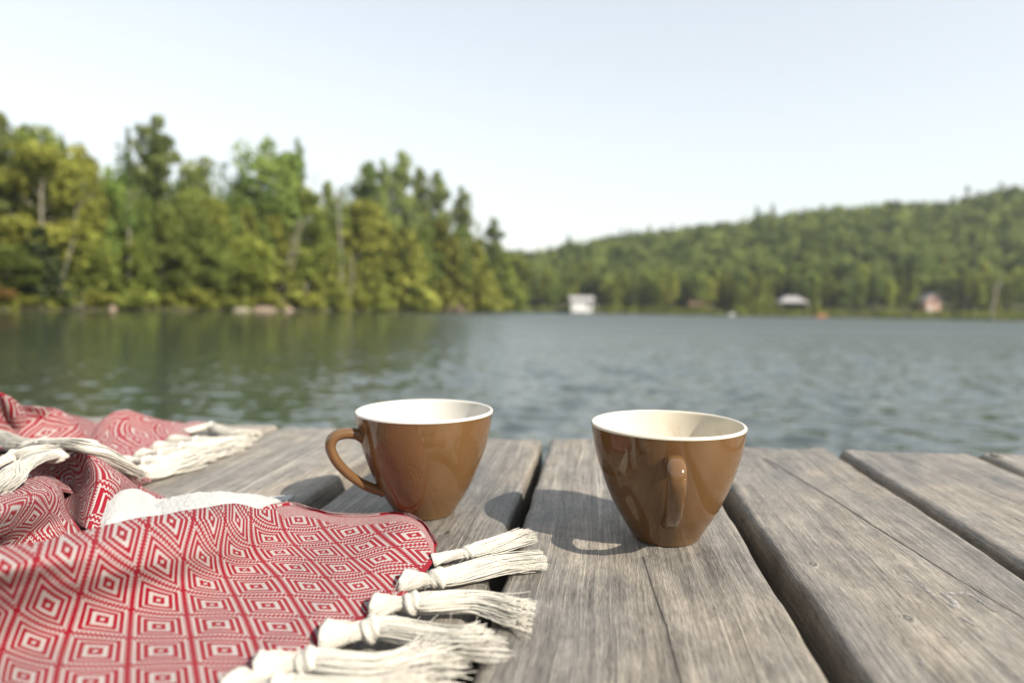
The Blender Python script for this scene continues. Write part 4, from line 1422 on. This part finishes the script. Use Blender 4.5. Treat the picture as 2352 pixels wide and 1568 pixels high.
# roll of cloth at the left
ROLL = [
    [(-140, 1150, 30), (-140, 1175, 44), (-135, 1215, 46), (-130, 1265, 36), (-125, 1310, 20), (-120, 1345, 14)],
    [(-20, 1112, 30), (-20, 1135, 44), (-15, 1175, 46), (-8, 1222, 34), (0, 1258, 20), (5, 1285, 14)],
    [(50, 1096, 26), (52, 1112, 39), (55, 1145, 43), (55, 1190, 33), (60, 1230, 20), (62, 1270, 12)],
    [(100, 1092, 22), (103, 1103, 33), (106, 1132, 37), (108, 1172, 29), (115, 1212, 18), (120, 1255, 12)],
    [(132, 1106, 18), (135, 1116, 26), (138, 1140, 29), (142, 1172, 23), (155, 1205, 16), (165, 1240, 12)],
    [(146, 1128, 14), (147, 1136, 18), (149, 1150, 20), (156, 1172, 17), (175, 1200, 14), (195, 1232, 11)],
]
sheet('cloth', ROLL, 110, 90, WEAVE, seed=4, u0=.05, v0=.06, uscale=.72)
# peak of cloth right of the roll
PEAK = [
    [(60, 1072, 16), (65, 1085, 12), (75, 1105, 8), (85, 1130, 4), (95, 1160, 3)],
    [(112, 1057, 24), (118, 1075, 17), (125, 1100, 9), (135, 1135, 5), (150, 1180, 5)],
    [(155, 1045, 32), (160, 1066, 24), (163, 1100, 12), (165, 1145, 8), (172, 1200, 8)],
    [(192, 1037, 38), (203, 1062, 34), (212, 1100, 28), (205, 1150, 20), (195, 1212, 14)],
    [(218, 1043, 36), (232, 1072, 33), (245, 1108, 27), (238, 1155, 19), (222, 1212, 13)],
    [(250, 1060, 28), (264, 1085, 26), (274, 1112, 22), (262, 1152, 16), (240, 1208, 12)],
    [(285, 1082, 18), (292, 1098, 17), (296, 1115, 15), (286, 1140, 12), (262, 1190, 10)],
    [(308, 1098, 9), (312, 1108, 8), (315, 1120, 8), (308, 1138, 7), (290, 1170, 6)],
]
sheet('cloth', PEAK, 110, 80, WEAVE, seed=5, u0=.028, v0=.03, uscale=.72)
# far pieces
S3 = [
    [(206, 1018, 9), (212, 1036, 7), (220, 1060, 3)],
    [(214, 996, 15), (220, 1022, 10), (232, 1064, 3)],
    [(234, 964, 24), (240, 1004, 14), (252, 1066, 3)],
    [(262, 945, 29), (264, 992, 16), (276, 1066, 3)],
    [(292, 941, 30), (297, 986, 16), (305, 1063, 3)],
    [(325, 950, 26), (330, 985, 14), (338, 1050, 3)],
    [(365, 963, 15), (370, 985, 10), (378, 1030, 3)],
    [(408, 971, 7), (410, 988, 6), (412, 1012, 3)],
    [(444, 981, 4), (442, 990, 4), (432, 1002, 3)],
]
sheet('cloth', S3, 120, 60, WEAVE, seed=6, v0=.010, hem_right=True, uscale=.66)
S4 = [
    [(-120, 885, 62), (-120, 950, 38), (-120, 1045, 6)],
    [(-30, 893, 60), (-30, 950, 38), (-30, 1040, 6)],
    [(2, 904, 56), (2, 952, 36), (0, 1032, 6)],
    [(26, 916, 50), (28, 956, 32), (24, 1030, 6)],
    [(48, 932, 42), (52, 966, 28), (50, 1030, 6)],
    [(90, 934, 40), (92, 970, 25), (90, 1030, 6)],
    [(128, 937, 36), (130, 975, 22), (128, 1030, 5)],
    [(158, 950, 29), (162, 985, 18), (162, 1030, 4)],
    [(190, 964, 18), (196, 995, 12), (196, 1028, 3)],
    [(214, 973, 10), (220, 1000, 6), (216, 1026, 3)],
]
sheet('cloth', S4, 120, 60, WEAVE, seed=7, u0=.0, v0=.0, uscale=.80)


# ---- tassels
def tassel(path, knot_at, r_neck, r_body, r_end, n, seed, fan=None, kn=1.0, yarn=.00033, frayed=.0):
    """path: (px,py,h_mm) points from the cloth outward; knot_at: index of the knot point"""
    g_ = np.random.default_rng(seed)
    P = np.array([deck_pt(a, b, h / 1000.) for a, b, h in path])
    k = len(P)
    NS = 26
    C = catmull(P, NS)
    tk = knot_at / (k - 1.0)
    t_ = np.linspace(0, 1, NS)
    sway = np.clip((t_ - tk) * 2.5, 0, 1) * .0022
    d0 = P[-1] - P[0]; sd0 = np.array([d0[1], -d0[0], 0]) / np.linalg.norm(d0[:2])
    C = C + sd0 * (sway * np.sin(t_ * 9 + seed * 1.9))[:, None]
    rad = np.interp(t_, [0, tk * .5, tk, min(1, tk + .09), .55 + tk * .3, 1], [fan or r_neck * 1.6, r_neck, r_neck * .8, r_body * .85, r_body, r_end])
    T_ = np.gradient(C, axis=0); T_ /= np.linalg.norm(T_, axis=1, keepdims=True)
    side = np.cross(T_, np.array([0, 0, 1.0])); side /= np.linalg.norm(side, axis=1, keepdims=True)
    up = np.cross(side, T_)
    parts = []
    for q in range(int(n * 3.6)):
        a = g_.uniform(0, 6.283); rr = g_.uniform(.62, 1.0) ** .8 * (1.2 if q % 23 == 0 else 1)
        tw = g_.normal(0, .25) + 1.1 * np.clip(t_ / max(tk, .01), 0, 1) + 1.3 * np.clip((t_ - tk) / (1 - tk), 0, 1)
        wob = .18 * np.sin(t_ * g_.uniform(5, 12) + g_.uniform(0, 6.28)) * np.clip((t_ - tk) * 3, 0, 1)
        off = rad * rr
        fl = np.where(t_ < tk, np.interp(t_, [0, tk], [.30, .9]), np.interp(t_, [tk, tk + .1, 1], [.9, .75, .55]))   # flatten
        fr = (frayed * .7 + .0012) * np.clip((t_ - .72) / .28, 0, 1) ** 1.5 * g_.normal(0, 1)
        pos = C + side * (off * (np.cos(a + tw) + wob) + fr)[:, None] + up * (off * fl * (np.sin(a + tw) + wob * .5))[:, None]
        wa = np.cumsum(g_.normal(0, 1, NS)) / 5. * np.clip((t_ - tk) * 2.2, 0, 1)
        pos = pos + side * (wa * rad * .20)[:, None] + up * (np.cumsum(g_.normal(0, 1, NS)) / 5. * np.clip((t_ - tk) * 2, 0, 1) * rad * .12)[:, None]
        pos[:, 2] += np.abs(fr) * .25 * g_.uniform(0, 1)
        L = 1 - abs(g_.normal(0, .065)) - (g_.uniform(0, .10) if frayed else 0)
        m = max(8, int(NS * L))
        pos = pos[:m]
        pos[:, 2] = np.maximum(pos[:, 2], yarn * .9 + .0002)
        parts.append(tube(pos, yarn * g_.uniform(.8, 1.25) * np.interp(np.arange(m), [0, m - 6, m - 1], [1, 1, .35]), 4))
    for q in range(12):                                   # flyaway fibres
        j = int(g_.integers(2, NS - 2)); L_ = g_.uniform(.003, .007)
        b0 = C[j] + side[j] * rad[j] * g_.uniform(-1, 1) + up[j] * rad[j] * .5 * g_.uniform(0, 1)
        dr = T_[j] * g_.uniform(.2, 1) + side[j] * g_.normal(0, .8) + up[j] * abs(g_.normal(0, .5)); dr /= np.linalg.norm(dr)
        cv = g_.normal(0, .35, 3)
        fb_ = np.array([b0 + dr * L_ * u_ + cv * L_ * u_ * u_ for u_ in np.linspace(0, 1, 6)])
        fb_[:, 2] = np.maximum(fb_[:, 2], .0006)
        parts.append(tube(fb_, .00011, 4))
    core = catmull(C, 60); tc_ = np.linspace(0, 1, 60); keep = tc_ < .91
    rc = np.interp(tc_, t_, rad) * np.where(tc_ < tk, .84, .90) * np.clip((.93 - tc_) * 7, .2, 1)
    core_v, core_f = tube(core[keep], rc[keep], 14)
    core_v = core_v.reshape(-1, 14, 3); mid = core_v.mean(1, keepdims=True)
    core_v = mid + (core_v - mid) * np.array([1, 1, .68]) * (1 + .06 * np.sin(np.arange(14) * 2.7 + seed))[None, :, None]
    core_v[..., 2] = np.maximum(core_v[..., 2], .0004)
    parts.append((core_v.reshape(-1, 3), core_f))
    o_ = link('tassel', mesh('tassel', *merge(parts), [YARN]), blanket)
    # wrapped knot
    c = C[int(round(tk * (NS - 1)))]; ax = T_[int(round(tk * (NS - 1)))]
    rk = r_neck * 1.28 * kn
    th = np.linspace(0, 2 * np.pi, 34, endpoint=False); s_ = np.linspace(-1, 1, 21)
    ph = s_ * np.pi / 2
    rr = rk * np.cos(ph * .93) ** .55
    sd, uu = side[int(tk * (NS - 1))], up[int(tk * (NS - 1))]
    RR = rr[None] * (1 + .10 * np.sin(th[:, None] * 2 + s_[None] * 7 + seed) + .05 * np.sin(th[:, None] * 9 + s_[None] * 16))
    v_ = c + ax * (s_ * rk * 1.05)[None, :, None] + sd * (np.cos(th)[:, None] * RR)[..., None] + uu * (np.sin(th)[:, None] * RR * .9)[..., None]
    v_[..., 2] = np.maximum(v_[..., 2], .0006)
    link('knot', mesh('knot', v_.reshape(-1, 3), grid_faces(34, 21, True), [YARN]), o_)
    return o_


def z2(x, y, h): return (517.4 + .34 * x, 1081.9 + .34 * y, h)


# five at the front corner
tassel([z2(1400, 600, 3), z2(1530, 565, 5), z2(1640, 545, 6), z2(1750, 510, 6), z2(1900, 470, 5), z2(2115, 432, 4)], 2, .0032, .0050, .0058, 90, 1, fan=.006)
tassel([z2(1230, 745, 4), z2(1350, 735, 6), z2(1440, 720, 7), z2(1600, 685, 6), z2(1850, 640, 5), z2(2230, 592, 4)], 2, .0042, .0058, .0058, 110, 2, fan=.010)
tassel([z2(1020, 915, 4), z2(1170, 895, 6), z2(1280, 888, 7), z2(1420, 890, 7), z2(1700, 890, 6), z2(1950, 940, 5), z2(2130, 985, 3)], 2, .0042, .0058, .0080, 110, 3, fan=.010, frayed=.005)
tassel([z2(690, 1115, 4), z2(860, 1090, 6), z2(1005, 1065, 7), z2(1150, 1075, 7), z2(1450, 1120, 6), z2(1700, 1150, 7), z2(1890, 1200, 3)], 2, .0045, .0062, .0085, 120, 4, fan=.011, frayed=.007)
tassel([z2(250, 1350, 4), z2(420, 1305, 6), z2(590, 1290, 7), z2(750, 1300, 7), z2(1050, 1340, 6), z2(1350, 1330, 6), z2(1680, 1290, 3)], 2, .0048, .0066, .0095, 130, 5, fan=.012, frayed=.010)
tassel([z2(60, 1480, 4), z2(230, 1470, 6), z2(380, 1480, 7), z2(560, 1500, 7), z2(900, 1560, 6), z2(1250, 1540, 6), z2(1600, 1480, 3)], 2, .0048, .0066, .0095, 110, 6, fan=.012, frayed=.010)
# on the far corner
tassel([(425, 992, 5), (455, 984, 6), (484, 979, 7), (512, 990, 5), (548, 1000, 4), (598, 1003, 4)], 2, .0042, .0062, .0085, 60, 11, fan=.006, yarn=.0006)
tassel([(398, 1010, 5), (430, 1012, 6), (452, 1014, 7), (490, 1020, 6), (530, 1018, 5), (580, 1012, 4)], 2, .0045, .0070, .0090, 70, 12, fan=.009, yarn=.0006)
tassel([(365, 1026, 5), (392, 1026, 6), (420, 1028, 8), (460, 1030, 7), (500, 1028, 5), (560, 1020, 4)], 2, .0045, .0072, .0095, 70, 13, fan=.010, yarn=.0006)
tassel([(330, 1044, 5), (350, 1043, 7), (372, 1042, 9), (420, 1044, 7), (470, 1040, 5), (530, 1030, 4)], 2, .0045, .0075, .0095, 70, 14, fan=.010, yarn=.0006)
tassel([(285, 1062, 5), (315, 1060, 7), (338, 1060, 9), (380, 1062, 7), (430, 1056, 5), (495, 1044, 4)], 2, .0045, .0080, .0095, 80, 15, fan=.010, yarn=.0006)
tassel([(285, 1085, 14), (305, 1085, 12), (325, 1085, 9), (360, 1084, 6), (400, 1072, 5), (455, 1056, 4)], 2, .0050, .0085, .0095, 80, 16, fan=.008, yarn=.0006)
# lying over the folds at the left
tassel([(60, 1024, 28), (95, 1017, 34), (120, 1019, 38), (170, 1020, 42), (215, 1026, 42), (255, 1050, 33), (290, 1078, 22), (316, 1100, 12)], 1, .0042, .0056, .0056, 70, 21, fan=.007, kn=.85)
tassel([(128, 1048, 38), (118, 1046, 40), (95, 1050, 42), (60, 1066, 44), (25, 1090, 46), (0, 1112, 46), (-40, 1150, 44)], 1, .0042, .0050, .0060, 70, 22, fan=.008, kn=.7)
tassel([(-60, 1080, 36), (0, 1062, 38), (32, 1048, 40), (60, 1040, 42), (95, 1034, 42), (128, 1032, 40)], 2, .0040, .0048, .0054, 60, 23, fan=.008)
tassel([(-90, 985, 22), (-30, 995, 22), (0, 1004, 22), (30, 1015, 24), (60, 1022, 26), (88, 1028, 28)], 1, .0046, .0066, .0072, 70, 24, fan=.008)
